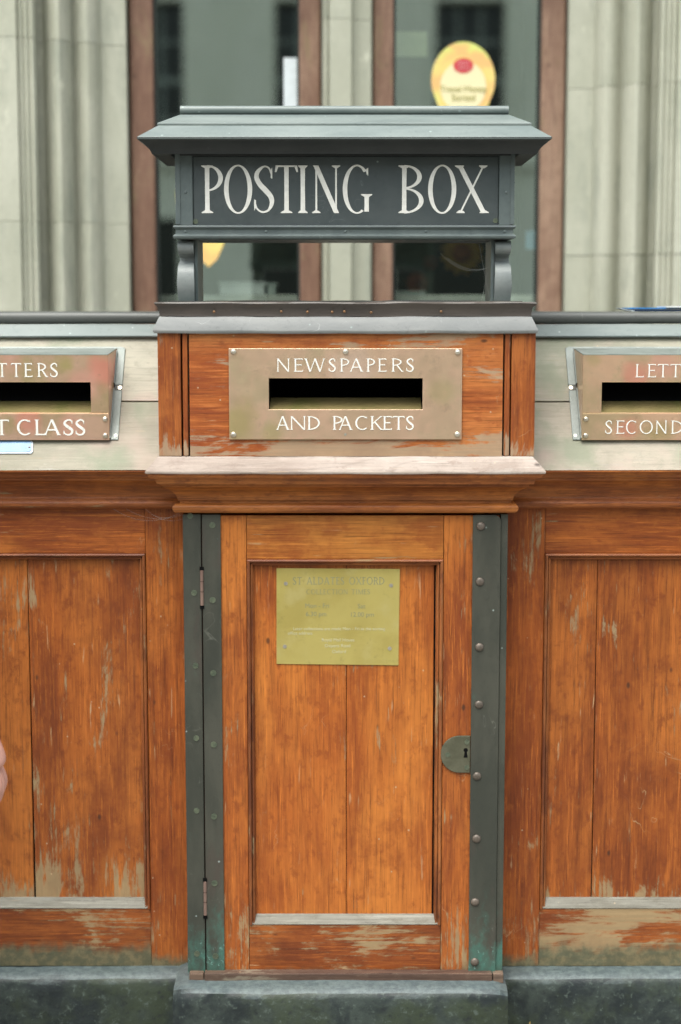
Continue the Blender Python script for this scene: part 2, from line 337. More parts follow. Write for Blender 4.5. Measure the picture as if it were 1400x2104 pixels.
def stone(name, c0, c1, stain, sc=5, moss=None):
    m, nt, bs = new_mat(name)
    a = NZ(nt, pos(nt, (1, 1, .35)), sc, 7, .6, .3); b = NZ(nt, pos(nt), sc * 12, 5, .7); d = NZ(nt, pos(nt, (1, 1, .25), 5), sc * 1.6, 6, .65)
    c = MX(nt, SM(nt, a, .36, .64), c0, c1)
    c = MX(nt, M(nt, 'MULTIPLY', SM(nt, d, .50, .70), .7), c, stain)
    c = MX(nt, M(nt, 'MULTIPLY', SM(nt, NZ(nt, pos(nt, (1, 1, .4), 8), sc * 3, 6, .65), .54, .70), .4), c, stain)
    c = MX(nt, M(nt, 'MULTIPLY', SM(nt, NZ(nt, pos(nt, (1, 1, .6), 2), sc * 3, 7, .7), .60, .70), .5), c, tuple(min(1, v * 1.35) for v in c1))
    c = MX(nt, M(nt, 'MULTIPLY', SM(nt, b, .56, .72), .35), c, tuple(v * .6 for v in c0))
    setc(nt, bs, c, .85); bump(nt, bs, M(nt, 'ADD', b, a), .4, .004)
    return m
LIME = stone('grey_green_limestone', (.40, .405, .32), (.49, .49, .40), (.29, .31, .25))
LIME2 = stone('opposite_limestone', (.66, .66, .56), (.72, .71, .62), (.56, .56, .47), 2)
def plinth_mat():
    m, nt, bs = new_mat('dark_plinth_stone')
    a = NZ(nt, pos(nt), 11, 8, .68, .4); b = NZ(nt, pos(nt), 60, 6, .75); e = NZ(nt, pos(nt, (1, 1, 1), 7), 6, 5, .6)
    c = MX(nt, SM(nt, a, .40, .60), (.007, .013, .015), (.030, .042, .037))
    c = MX(nt, M(nt, 'MULTIPLY', SM(nt, e, .46, .62), .8), c, (.028, .040, .021))
    c = MX(nt, M(nt, 'MULTIPLY', SM(nt, b, .55, .66), .8), c, (.072, .094, .082))
    c = MX(nt, M(nt, 'MULTIPLY', SM(nt, b, .46, .32), .8), c, (.008, .012, .015))
    # sky light on upward faces painted into the colour, broken up by noise
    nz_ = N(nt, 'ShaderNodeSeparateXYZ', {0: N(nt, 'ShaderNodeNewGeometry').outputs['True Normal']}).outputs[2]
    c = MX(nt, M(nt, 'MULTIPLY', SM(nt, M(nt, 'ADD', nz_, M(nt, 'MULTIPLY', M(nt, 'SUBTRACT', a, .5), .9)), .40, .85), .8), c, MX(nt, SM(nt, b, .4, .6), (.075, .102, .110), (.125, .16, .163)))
    setc(nt, bs, c, .5); bump(nt, bs, M(nt, 'ADD', M(nt, 'MULTIPLY', a, 1.0), M(nt, 'MULTIPLY', b, .5)), .6, .005)
    return m
PLIN = plinth_mat()
FRAME = wood('brown_window_timber', 'Z', mid=(.265, .158, .11), dark=(.19, .105, .072), light=(.34, .22, .155), wear=.12, rough=.5, grey=(.30, .22, .13), scr=.2)
def glass_mat():
    m, nt, bs = new_mat('window_glass')
    out = nt.nodes['Material Output']; nt.nodes.remove(bs)
    tr = N(nt, 'ShaderNodeBsdfTransparent', {'Color': (.93, .97, .95, 1)})
    gl = N(nt, 'ShaderNodeBsdfGlossy', {'Color': (.86, 1.0, .93, 1), 'Roughness': .015})
    lw = N(nt, 'ShaderNodeFresnel', {'IOR': 5.4}); bf = N(nt, 'ShaderNodeNewGeometry').outputs['Backfacing']
    fac = M(nt, 'MULTIPLY', lw.outputs[0], M(nt, 'SUBTRACT', 1.0, bf))
    mx = N(nt, 'ShaderNodeMixShader', {0: fac, 1: tr.outputs[0], 2: gl.outputs[0]})
    nt.links.new(mx.outputs[0], out.inputs['Surface']); return m
GLASS = glass_mat()

# ------------------------------------------------------------------ hand drawn roman capitals
def _rel(pts, h): return pts
class Glyph:
    """letter polygons in a cell W wide, 1 high; T thick and t thin stroke"""
    def __init__(s, W, T, t): s.W, s.T, s.t, s.p = W, T, t, []
    def poly(s, *q): s.p.append(list(q))
    def bar(s, x0, x1, y, t=None, serif=0):
        t = t or s.t; s.poly((x0, y - t / 2), (x1, y - t / 2), (x1, y + t / 2), (x0, y + t / 2))
        if serif:
            for d in ((1, -1) if serif == 2 else (serif * .5 if False else serif,)):
                s.poly((x1 - t * 1.2, y), (x1, y), (x1 + .01, y + d * .085), (x1 - t * .5, y + d * .085))
    def stem(s, x, T=None, y0=0, y1=1, b=True, tp=True, hw=None):
        T = T or s.T; hw = hw or T * .5 + min(.075, .16 * s.W + .02)
        m = T / 2 * .93
        s.poly((x - T / 2, y0), (x + T / 2, y0), (x + m, (y0 + y1) / 2), (x + T / 2, y1), (x - T / 2, y1), (x - m, (y0 + y1) / 2))
        if b: s.serif(x, y0, hw, T, 1)
        if tp: s.serif(x, y1, hw, T, -1)
    def serif(s, x, y, hw, T, d): s.poly((x - hw, y), (x + hw, y), (x + hw, y + d * .018), (x + T / 2, y + d * .06), (x - T / 2, y + d * .06), (x - hw, y + d * .018))
    def diag(s, x0, y0, x1, y1, hw): s.poly((x0 - hw / 2, y0), (x0 + hw / 2, y0), (x1 + hw / 2, y1), (x1 - hw / 2, y1))
    def ring(s, cx, cy, rx, ry, a0, a1, T=None, t=None, n=28, st=0.0):
        T = T or s.T; t = t or s.t; O = []; I = []
        for i in range(n + 1):
            a = R(a0 + (a1 - a0) * i / n); O.append((cx + rx * math.cos(a), cy + ry * math.sin(a)))
            a2 = a + st; I.append((cx + (rx - T) * math.cos(a2), cy + (ry - t) * math.sin(a2)))
        for i in range(n): s.poly(O[i], O[i + 1], I[i + 1], I[i])
    def path(s, pts, n=7):
        P = [pts[0]] + pts + [pts[-1]]; c = []
        for i in range(1, len(P) - 2):
            for k in range(n):
                u = k / n; q = []
                for j in range(3):
                    p0, p1, p2, p3 = P[i - 1][j], P[i][j], P[i + 1][j], P[i + 2][j]
                    q.append(.5 * (2 * p1 + (p2 - p0) * u + (2 * p0 - 5 * p1 + 4 * p2 - p3) * u * u + (3 * p1 - p0 - 3 * p2 + p3) * u ** 3))
                c.append(q)
        c.append(list(pts[-1])); L = []; Q = []
        for i, (x, y, wd) in enumerate(c):
            a = c[max(0, i - 1)]; b = c[min(len(c) - 1, i + 1)]; dx, dy = b[0] - a[0], b[1] - a[1]; l = math.hypot(dx, dy) or 1
            nx, ny = -dy / l * wd / 2, dx / l * wd / 2; L.append((x + nx, y + ny)); Q.append((x - nx, y - ny))
        for i in range(len(c) - 1): s.poly(L[i], L[i + 1], Q[i + 1], Q[i])
def glyph(ch, W, T=.13, t=.055):
    g = Glyph(W, T, t); sx = T / 2 + .05
    if ch == 'I': g.stem(W / 2)
    elif ch in 'PRB':
        g.stem(sx, b=True)
        top = .47 if ch != 'B' else .52; ry = (1 - top) / 2 + t * .25
        rx = W - sx if ch != 'B' else (W - sx) * .90
        if ch == 'R': rx *= .88
        g.ring(sx, top + (1 - top) / 2, rx, ry, -90, 90)
        if ch == 'R': g.diag(W - T * .35, 0, sx + rx * .45, top + .03, T); g.serif(W - T * .1, 0, T * .62, T, 1)
        if ch == 'B': g.ring(sx, .52 / 2, W - sx, .26 + t * .25, -90, 90)
    elif ch == 'D': g.stem(sx); g.ring(sx, .5, W - sx, .5, -90, 90, n=40)
    elif ch == 'O': g.ring(W / 2, .5, W / 2, .515, 0, 360, n=56, st=0.0)
    elif ch in 'CG':
        e = 52 if ch == 'C' else 48
        g.ring(W * .54, .5, W * .54, .515, e, 360 - (e if ch == 'C' else 62), n=44)
        xe = W * .54 + W * .54 * math.cos(R(e)); ye = .5 + .515 * math.sin(R(e))
        g.poly((xe - .02, ye + .03), (xe + .035, ye + .07), (xe + .035, ye - .10), (xe + .0, ye - .07))
        if ch == 'G': g.stem(W - T * .55, y0=.03, y1=.40, b=False, tp=True, hw=T * .5 + .07)
        else: g.poly((xe - .03, 1 - ye - .03), (xe + .03, 1 - ye + .04), (xe + .0, 1 - ye + .08), (xe - .05, 1 - ye + .0))
    elif ch == 'S':
        P = [(.84, .80, .03), (.72, .94, t * 1.05), (.48, .975, t * 1.15), (.20, .87, T * .85), (.14, .74, T * 1.0), (.30, .60, T * 1.1), (.55, .48, T * 1.15), (.80, .34, T * 1.08), (.84, .20, T * .9), (.68, .06, t * 1.35), (.40, .022, t * 1.1), (.16, .09, t), (.06, .22, .03)]
        g.path([(x * W, y, wd) for x, y, wd in P])
        g.poly((.80 * W, .74), (.87 * W, .72), (.87 * W, .96), (.80 * W, .90)); g.poly((.02 * W, .05), (.09 * W, .10), (.11 * W, .27), (.02 * W, .29))
    elif ch == 'T':
        g.stem(W / 2, tp=False); g.bar(0.02, W - .02, 1 - t / 2)
        g.poly((0, .86), (.035, .86), (.075, 1 - t), (.075, 1), (.02, 1)); g.poly((W, .86), (W - .035, .86), (W - .075, 1 - t), (W - .075, 1), (W - .02, 1))
    elif ch in 'EFL':
        g.stem(sx)
        if ch != 'L': g.bar(sx, W * .94, 1 - t / 2, serif=-1); g.bar(sx, W * .80, .52, serif=0); g.poly((W * .77, .46), (W * .81, .44), (W * .81, .60), (W * .77, .58))
        if ch != 'F': g.bar(sx, W * .97, t / 2, serif=1)
    elif ch == 'N':
        tt = t * 1.15
        g.stem(tt / 2 + .05, T=tt, hw=.09, tp=False); g.stem(W - tt / 2 - .05, T=tt, hw=.09, b=False)
        g.diag(T * .62, 1, W - tt - .02, 0, T * 1.12); g.poly((0, 1), (T * .6, 1), (T * .6, .96), (0, .982))
    elif ch == 'A':
        ax = W * .47
        g.diag(.06, 0, ax, 1, t * 1.1); g.diag(W - .02 - T * .55, 0, ax + .01, 1, T * 1.08); g.bar(W * .22, W * .74, .34)
        g.serif(.06, 0, .085, t, 1); g.serif(W - T * .6, 0, T * .5 + .06, T, 1)
    elif ch == 'W':
        q = W / 4
        g.diag(T * .5, 1, q + T * .1, 0, T * 1.05); g.diag(q + T * .2, 0, 2 * q + .02, 1, t * 1.1); g.diag(2 * q + .02, 1, 3 * q + T * .1, 0, T * 1.05); g.diag(3 * q + T * .2, 0, W - .05, 1, t * 1.1)
        g.serif(T * .5, 1, T * .5 + .06, T, -1); g.serif(W - .06, 1, .09, t, -1)
    elif ch == 'M':
        tt = t * 1.1
        g.stem(tt / 2 + .05, T=tt, hw=.08, tp=False); g.stem(W - T / 2 - .05, tp=False); g.diag(tt + .02, 1, W / 2, .02, T); g.diag(W / 2, .02, W - T * .7, 1, t)
    elif ch == 'X':
        g.diag(T * .55, 1, W - T * .55, 0, T * 1.12); g.diag(W - .07, 1, .07, 0, t * 1.15)
        for (x, y, d, h) in ((T * .5, 1, -1, T * .5 + .05), (W - .08, 1, -1, .09), (.08, 0, 1, .09), (W - T * .5, 0, 1, T * .5 + .05)): g.serif(x, y, h, T * .6, d)
    elif ch == 'K':
        g.stem(sx); g.diag(sx + .02, .44, W - .08, 1, t * 1.3); g.diag(W - T * .55, 0, sx + .17, .60, T * 1.05)
        g.serif(W - .09, 1, .08, t, -1); g.serif(W - T * .5, 0, T * .5 + .05, T, 1)
    return g.p
def letters(name, spec, ytop, ybot, Y, mat, parent, T=.13, t=.055, th=.0006):
    """spec: (char, left px, right px); rows are measured on the plane Y; one object per word"""
    words = [[spec[0]]]
    for p, q in zip(spec[:-1], spec[1:]):
        if q[1] - p[2] > .5 * (ybot - ytop): words.append([])
        words[-1].append(q)
    z1, z0 = zz(ytop, Y), zz(ybot, Y); h = z1 - z0
    for wd in words:
        g = G(); k = 0
        for ch, a, b in wd:
            xa, xb = xx(a, (ytop + ybot) / 2, Y), xx(b, (ytop + ybot) / 2, Y)
            for q in glyph(ch, (xb - xa) / h, T, t):
                d = th + (k % 23) * .000016; k += 1
                g.prism([(xa + x * h, Y - d, z0 + y * h) for x, y in q], (0, d + .0004, 0))
        o = g.out(name, mat, parent)
    return o
def small_text(name, body, px, py, size, Y, mat, parent, align='CENTER', th=.0004):
    c = bpy.data.curves.new(name, 'FONT'); c.body = body; c.size = size; c.align_x = align; c.extrude = th
    o = bpy.data.objects.new('tmp', c); COL.objects.link(o); bpy.context.view_layer.update()
    me = bpy.data.meshes.new_from_object(o.evaluated_get(bpy.context.evaluated_depsgraph_get()))
    bpy.data.objects.remove(o); me.name = name
    p = at(px, py, Y); rot = Matrix.Rotation(math.pi / 2, 4, 'X')
    me.transform(Matrix.Translation(p - base_of(parent)) @ rot); me.materials.clear(); me.materials.append(mat)
    return link(bpy.data.objects.new(name, me), parent)

# ------------------------------------------------------------------ shared little fittings
def dome_mesh(name, r, h, mat, n=14, k=5):
    rows = []
    for i in range(k + 1):
        a = math.pi / 2 * i / k; rr = max(r * math.cos(a), r * .02)
        rows.append([(rr * math.cos(2 * math.pi * j / n), -h * math.sin(a), rr * math.sin(2 * math.pi * j / n)) for j in range(n)])
    g = G().loft(rows, closed=True, caps=True)
    me = bpy.data.meshes.new(name); me.from_pydata(g.v, [], g.f); me.materials.append(mat)
    bm = bmesh.new(); bm.from_mesh(me); bmesh.ops.recalc_face_normals(bm, faces=bm.faces); bm.to_mesh(me); bm.free()
    me.polygons.foreach_set('use_smooth', [True] * len(me.polygons)); return me
def slot_screw(name, r, h, mat, slot=.16):
    """flat screw head with a slot cut across it: two half discs on a sunk base"""
    g = G(); n = 10
    for s in (1, -1):
        pts = []
        x0 = math.asin(slot)
        for i in range(n + 1):
            a = x0 + (math.pi - 2 * x0) * i / n; pts.append((r * math.cos(a), 0, s * r * math.sin(a)))
        g.prism(pts, (0, -h, 0))
    g.cyl((0, .0005, 0), r * .96, (0, -1, 0), h * .45 + .0005, 14)
    me = bpy.data.meshes.new(name); me.from_pydata(g.v, [], g.f); me.materials.append(mat)
    bm = bmesh.new(); bm.from_mesh(me); bmesh.ops.recalc_face_normals(bm, faces=bm.faces); bm.to_mesh(me); bm.free(); return me
RIV = dome_mesh('rivet', .0092, .0052, RIVET)
SCR_G = slot_screw('screw', .0062, .0012, SCREWG)
SCR_B = dome_mesh('screw', .0062, .0045, SCREWS)
SCR_P = slot_screw('screw', .0046, .0012, SCREWS)

# ================================================================== THE SETTING
PAVE = flat('pale_paving', (.27, .26, .23), .8, .3, .35, 8)
ROAD = flat('dark_asphalt', (.055, .055, .055), .85, .3, .3, 60)
o = box('pavement', -30, 30, -4.6, 1.2, -.4, 0.0, PAVE); o['kind'] = 'structure'
o = box('road', -60, 60, -11, -4.605, -.5, -.13, ROAD); o['kind'] = 'structure'
o = box('far_pavement', -60, 60, -40, -11.005, -.5, -.01, PAVE); o['kind'] = 'structure'
o = box('ground', -150, 150, -150, 150, -1.0, -.55, PAVE); o['kind'] = 'structure'

# ---- building across the street (seen as a reflection in the window panes)
MY = -13.0; DM = 1.5 - CAM.y + 1.5 - MY            # path length camera -> pane -> wall
def mx(px): return CAM.x + (px - 700) / F * DM
def mz(py): return CAM.z + (625 - py) / F * DM
opp = thing('town_building', 'pale stone town building across the street, seen reflected in the window panes', 'building', (0, MY - 3, 0))
g = G(); wins = []
cols = [-1044 + 322.5 * i for i in range(12)]
z_s, z_h = mz(330), mz(22)                          # upper sashes
g_s, g_h = mz(700), mz(452)                         # ground floor openings
def ww(c): return mx(c), mx(c + 140)
xl = -14.0
cells = [ww(-722 + 322.5 * i) for i in range(10)]
zr = [(-.02, g_s), (g_s, g_h), (g_h, z_s), (z_s, z_h), (z_h, 6.2)]
low = [(mx(-420), mx(-250)), (mx(246), mx(372)), (mx(527), mx(655)), (mx(806), mx(1008)), (mx(1300), mx(1480))]
def wallrow(z0, z1, holes):
    x = xl
    for a, b in holes: g.box(x, a, MY - .35, MY, z0, z1); x = b
    g.box(x, 14, MY - .35, MY, z0, z1)
wallrow(-.02, g_s, []); wallrow(g_s, g_h, low); wallrow(g_h, z_s, []); wallrow(z_s, z_h, cells); wallrow(z_h, 6.6, [])
g.out('wall', LIME2, opp)
box('cornice', xl - .2, 14.2, MY - .35, MY + .25, 6.6, 6.9, LIME2, opp, bevel=.02)
box('string_course', xl, 14, MY + .002, MY + .09, mz(352), mz(332), LIME2, opp, bevel=.01)
PANE_D = flat('dark_far_pane', (.012, .014, .014), .25, .4)
BARW = flat('pale_sash_paint', (.26, .29, .27), .5, .4)
box('interior_backing', xl, 14, MY - .6, MY - .36, -.02, 6.6, PANE_D, opp)
for i, (a, b) in enumerate(cells + low):
    up = i < len(cells); z0, z1 = (z_s, z_h) if up else (g_s, g_h)
    p = box('window', a - .02, b + .02, MY - .26, MY - .24, z0 - .02, z1 + .02, PANE_D, opp)
    fr = G(); 
    for k in range(1, 3): x = a + (b - a) * k / 3; fr.box(x - .016, x + .016, MY - .238, MY - .20, z0, z1)
    if up:
        for k in range(1, 4): z = z0 + (z1 - z0) * k / 4; fr.box(a, b, MY - .238, MY - (.19 if k == 2 else .205), z - (.03 if k == 2 else .016), z + (.03 if k == 2 else .016))
        fr.out('glazing_bars', BARW, p)
    box('sill', a - .08, b + .08, MY + .002, MY + .12, z0 - .09, z0 - .01, LIME2, p)

# ---- post office front behind the posting box
FY = 1.5
front = thing('stone_shopfront', 'pale limestone front with moulded window jambs and brown timber windows behind the posting box', 'building', (0, FY, 0))
def plan(px, Y): return (xx(px, 300, Y), Y)
def arc(px0, px1, Y0, bulge, n=7):
    return [plan(px0 + (px1 - px0) * i / n, Y0 - bulge * math.sin(math.pi * i / n)) for i in range(n + 1)]
left_prof = [plan(-2600, 1.27), plan(38, 1.27), plan(42, 1.285)] + arc(42, 52, 1.285, .007, 4) + arc(53, 63, 1.288, .007, 4) + arc(64, 76, 1.291, .008, 4) + [plan(80, 1.375), plan(93, 1.385)] + arc(97, 148, 1.365, .050) + [plan(151, 1.405)] + arc(155, 206, 1.405, .034) + [plan(209, 1.425), plan(262, 1.432), plan(266, 1.48)]
def mirror(p, cx): return [(2 * cx - x, y) for x, y in reversed(p)]
CX = xx(714, 300, 1.4)
right_prof = mirror(left_prof, CX)
mull_prof = [plan(662, 1.47), plan(666, 1.42)] + arc(668, 676, 1.415, .008, 4) + [plan(678, 1.40), plan(722, 1.40), plan(726, 1.43), plan(762, 1.435), plan(765, 1.47)]
def courses(prof, zs, back):
    for z0, z1 in zip(zs[:-1], zs[1:]):
        dz = .0007; dy = random.uniform(-.002, .002)
        pts = [(x, y + dy, z0 + dz) for x, y in prof] + [(prof[-1][0], back, z0 + dz), (prof[0][0], back, z0 + dz)]
        G().prism(pts, (0, 0, z1 - z0 - 2 * dz)).out('stone_block', LIME, front, auto=35)
courses(left_prof, [0, .42, .92, 1.36, 1.83, 2.33, 2.9], 1.9)
courses(right_prof, [0, .5, 1.02, 1.47, 1.74, 2.21, 2.9], 1.9)
courses(mull_prof, [.82, 1.3, 1.9, 2.4, 2.9], 1.6)
box('stone_lintel', left_prof[0][0], right_prof[-1][0], 1.26, 1.9, 2.902, 3.6, LIME, front, bevel=.01)
box('stone_apron', left_prof[-1][0] + .003, right_prof[0][0] - .003, 1.40, 1.65, 0, .815, LIME, front, bevel=.01)
for (a, b, c, d) in ((270, 318, 616, 659), (767, 808, 1110, 1159)):
    xa, xb, xc, xd = (xx(p, 300, 1.47) for p in (a, b, c, d))
    gg = G()
    gg.box(xa, xb, 1.462, 1.54, .83, 2.89); gg.box(xc, xd, 1.463, 1.54, .83, 2.89); gg.box(xb, xc, 1.466, 1.535, 2.82, 2.888); gg.box(xb, xc, 1.466, 1.535, .832, .90)
    wf = gg.out('window', FRAME, front, bevel=.006)
    box('pane', xb - .01, xc + .01, 1.500, 1.506, .89, 2.83, GLASS, wf)
    for (e, f) in ((b - 1, b + 5), (c - 5, c + 1)):
        box('glazing_bead', xx(e, 300, 1.47), xx(f, 300, 1.47), 1.480, 1.498, .905, 2.815, flat('dark_bead', (.03, .035, .032), .5), wf)
# the dim room behind the glass
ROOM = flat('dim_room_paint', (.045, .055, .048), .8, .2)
x0r, x1r = xx(200, 300, 1.5), xx(1230, 300, 1.5)
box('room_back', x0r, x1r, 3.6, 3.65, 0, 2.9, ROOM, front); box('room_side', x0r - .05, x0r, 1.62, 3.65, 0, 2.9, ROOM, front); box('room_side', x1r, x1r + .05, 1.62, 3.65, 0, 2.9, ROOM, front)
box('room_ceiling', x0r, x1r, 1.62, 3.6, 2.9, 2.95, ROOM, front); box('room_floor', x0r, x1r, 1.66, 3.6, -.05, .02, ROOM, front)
PALE = flat('pale_display_board', (.62, .63, .55), .6, .3, .1)
shelf = thing('display_shelf', 'pale window display shelf just inside the left and right panes', 'shelf', (0, 1.72, 0))
zs_ = zz(606, 1.66)
for a, b in ((321, 614), (812, 1106)):
    box('shelf_board', xx(a, 600, 1.58), xx(b, 600, 1.58), 1.58, 1.86, zs_ - .06, zs_, PALE, shelf, bevel=.004)
    for q in (a + 20, b - 30): box('leg', xx(q, 600, 1.6), xx(q + 10, 600, 1.6), 1.62, 1.66, .02, zs_ - .061, PALE, shelf)
def carton(a, b, top, Y, d, label, m):
    t = thing('display_box', label, 'box', (xx((a + b) / 2, 600, Y), Y + d / 2, zs_))
    z1 = zz(top, Y)
    box('carton', xx(a, 600, Y), xx(b, 600, Y), Y, Y + d, zs_ + .001, z1 - .008, m, t, bevel=.003)
    box('lid', xx(a - 3, 600, Y), xx(b + 3, 600, Y), Y - .004, Y + d + .004, z1 - .008, z1, m, t, bevel=.002)
carton(452, 543, 579, 1.62, .12, 'white box with a lid on the shelf behind the left pane', flat('white_card', (.80, .82, .80), .5, .3))
carton(548, 566, 581, 1.64, .1, 'narrow grey box right of the white box behind the left pane', flat('grey_card', (.50, .55, .52), .5, .3))
carton(815, 872, 598, 1.62, .1, 'small grey box at the left end of the shelf behind the right pane', flat('grey_card', (.45, .48, .44), .5, .3))

# stickers on the glass
def sticker_mat():
    m, nt, bs = new_mat('yellow_sticker_print')
    a = NZ(nt, pos(nt, (1, 1, 1), 0), 14, 2, .5); b = NZ(nt, pos(nt, (1, 1, 1), 0), 9, 2, .5, .5)
    c = MX(nt, SM(nt, a, .4, .6), (.86, .66, .22), (.85, .52, .20)); c = MX(nt, SM(nt, b, .5, .62), c, (.75, .80, .22))
    setc(nt, bs, c, .4); return m
STK = sticker_mat()
CREAM = flat('cream_sticker_print', (.86, .78, .48), .4); REDL = flat('red_logo_print', (.62, .06, .07), .4); PINKL = flat('pink_logo_print', (.80, .42, .44), .4)
GREYT = flat('olive_sticker_text', (.40, .36, .10), .5)
def sticker(cx, top, label):
    Y = 1.494
    P0 = at(cx, top, Y)
    t = thing('window_sticker', label, 'sticker', P0, 'yellow pin shaped stickers on the window panes')
    def outline(k):
        pts = []
        for i in range(25):                              # round top
            a = R(-14 + 208 * i / 24); pts.append((64 * math.cos(a) * k, 75 - 75 * math.sin(a) * (1.0 if math.sin(a) > 0 else 1.0) * k))
        pts += [(-46 * k - (1 - k) * 3, 75 + 62 * k), (-18 * k, 75 + 125 * k), (0, 75 + 142 * k), (18 * k, 75 + 125 * k), (46 * k + (1 - k) * 3, 75 + 62 * k)]
        return pts
    s = (1.494 - CAM.y) / F
    def pl(pts, y): return [(P0.x + x * s, y, P0.z - yy * s) for x, yy in pts]
    G().prism(pl(outline(1), Y), (0, .002, 0)).out('backing', STK, t)
    ctr = [(46 * math.cos(2 * math.pi * i / 28), 88 + 50 * math.sin(2 * math.pi * i / 28)) for i in range(28)]
    G().prism(pl(ctr, Y - .0008), (0, .0007, 0)).out('centre_print', CREAM, t)
    el = lambda a, b: [(a * math.cos(2 * math.pi * i / 24), 47 + b * math.sin(2 * math.pi * i / 24)) for i in range(24)]
    lg = G().prism(pl(el(20, 15), Y - .0016), (0, .0007, 0)).out('logo', REDL, t)
    small_text('logo_text', 'POST', cx, top + 48, .014, Y - .0022, PINKL, lg); small_text('logo_text', 'OFFICE', cx, top + 57, .011, Y - .0022, PINKL, lg)
    small_text('lettering', 'Travel Money', cx, top + 103, .0245, Y - .0022, GREYT, t); small_text('lettering', 'Sorted', cx, top + 121, .0255, Y - .0022, GREYT, t)
sticker(953, 85, 'yellow pin shaped sticker with red oval logo above the sign roof')
sticker(427, 325, 'yellow pin shaped sticker mostly hidden behind the sign, its tip below')
def notice(name, label, a, b, t_, b_, Y, c, group=None):
    p = at(a, t_, Y); q = at(b, b_, Y)
    o = thing(name, label, 'notice', ((p.x + q.x) / 2, Y, q.z), group)
    box('sheet', p.x, q.x, Y, Y + .002, q.z, p.z, flat(name + '_paper', c, .5, .3, .08), o)
    return o
nt1 = notice('notice_or_reflection', 'tall white strip notice on the left pane beside the middle frame', 583, 613, 118, 262, 1.493, (.74, .80, .82))
nt2 = notice('notice_or_reflection', 'pale green sheet standing in for a lit window reflected in the right pane', 812, 878, 64, 116, 1.62, (.66, .70, .44))  # coloured sheet added to imitate the reflection of a lit window
nt3 = notice('notice_or_reflection', 'small pale blue slip on the right pane beside the right bracket', 1081, 1104, 474, 512, 1.66, (.25, .50, .72))
# blurred paper decorations in the dim room
def rosette(px, py, r, Y, c0, c1, label):
    p = at(px, py, Y); t = thing('paper_rosette', label, 'decoration', p, 'bright paper decorations inside the right window')
    g = G(); n = 12; s = (Y - CAM.y) / F
    ring = [(p.x + r * s * (1 if i % 2 else .78) * math.cos(math.pi * i / n), Y + (.006 if i % 2 else 0), p.z + r * s * (1 if i % 2 else .78) * math.sin(math.pi * i / n)) for i in range(2 * n)]
    g.prism(ring, (0, .01, 0)).out('petals', flat('rosette_petal', c0, .6), t)
    G().cyl((p.x, Y - .001, p.z), r * .45 * s, (0, -1, 0), .02, 16, r * .25 * s).out('centre', flat('rosette_centre', c1, .6), t)
    G().cyl((p.x, Y + .012, p.z), .002, (0, 0, 1), 2.88 - p.z, 6).out('cord', flat('thin_cord', (.1, .1, .1)), t)
rosette(950, 520, 46, 2.75, (.80, .42, .04), (.60, .14, .02), 'yellow and orange paper rosette hanging inside the right pane')
rosette(885, 540, 15, 2.8, (.40, .02, .02), (.3, .01, .01), 'small dark red paper rosette left of the yellow one inside the pane')
rosette(858, 582, 24, 2.7, (.50, .10, .03), (.4, .06, .02), 'low rust coloured paper rosette above the small grey box')

# ================================================================== PLINTH STONES
def plinth_block(name, x0, x1, yf, ztop, ch, label, yb=.6, ends=0.0):
    p = thing(name, label, 'plinth', ((x0 + x1) / 2, (yf + yb) / 2, 0), 'dark stone plinth blocks under the posting box')
    nx = 40; rows = []
    prof = [(yf - .004, -.02), (yf - .003, ztop - ch * 2.2), (yf, ztop - ch * 1.1), (yf + ch * .22, ztop - ch * .55), (yf + ch * .75, ztop - ch * .18), (yf + ch * 1.6, ztop), (yb, ztop), (yb, -.02)]
    e = .012
    for j in range(nx + 1):
        x = x0 + (x1 - x0) * j / nx
        ed = min(j, nx - j); inset = {0: .016, 1: .004}.get(ed, 0) * ends
        xa = x if 0 < j < nx else x
        rows.append([(xa, y + (inset if i < 6 else 0) + jig(x * 14 + i, 1, .0035, 11), z - (inset * .7 if 2 <= i <= 6 else 0) + (jig(x * 11 + i * .6, 1, .003, 12) if 2 <= i <= 6 else 0)) for i, (y, z) in enumerate(prof)])
    G().loft(rows, closed=True, caps=True).out('stone_block', PLIN, p, auto=50)
    return p
YW = .08                                                  # set-back of the two wings
zpl = zz(2024, -.05)
plinth_block('stone_plinth', xx(354, 2060, -.072), xx(1046, 2060, -.072), -.072, zz(2022, -.04), .019, 'dark stone plinth block under the middle door, standing proud', ends=1.0)
zplw = zz(1988, YW - .005)
plinth_block('stone_plinth', -1.12, xx(354, 2050, 0) + .008, YW - .048, zplw, .018, 'dark stone plinth block under the left wing')
plinth_block('stone_plinth', xx(1047, 2050, 0) - .008, 1.12, YW - .048, zplw, .018, 'mossy dark stone plinth block under the right wing')

# ================================================================== MIDDLE CABINET
cab = thing('posting_cabinet', 'tall middle cabinet of orange wood with newspapers slot and lead cap', 'letter box', (0, .2, zz(2020, -.05)))
HB = .3365                                                 # half width of the body
zc0 = zz(2022, -.03)
YU = -.045; HU = .3815                                      # upper box front, half width
zu0, zu1 = zz(938, YU), zz(686, YU)
# carcass
box('carcass', -HB + .004, HB - .004, .020, .5, zc0, zz(1040, 0), DARKJ, cab)
for s in (-1, 1): box('side_board', s * (HB - .003), s * HB, .0215, .52, zc0, zz(1045, 0), W_V, cab)
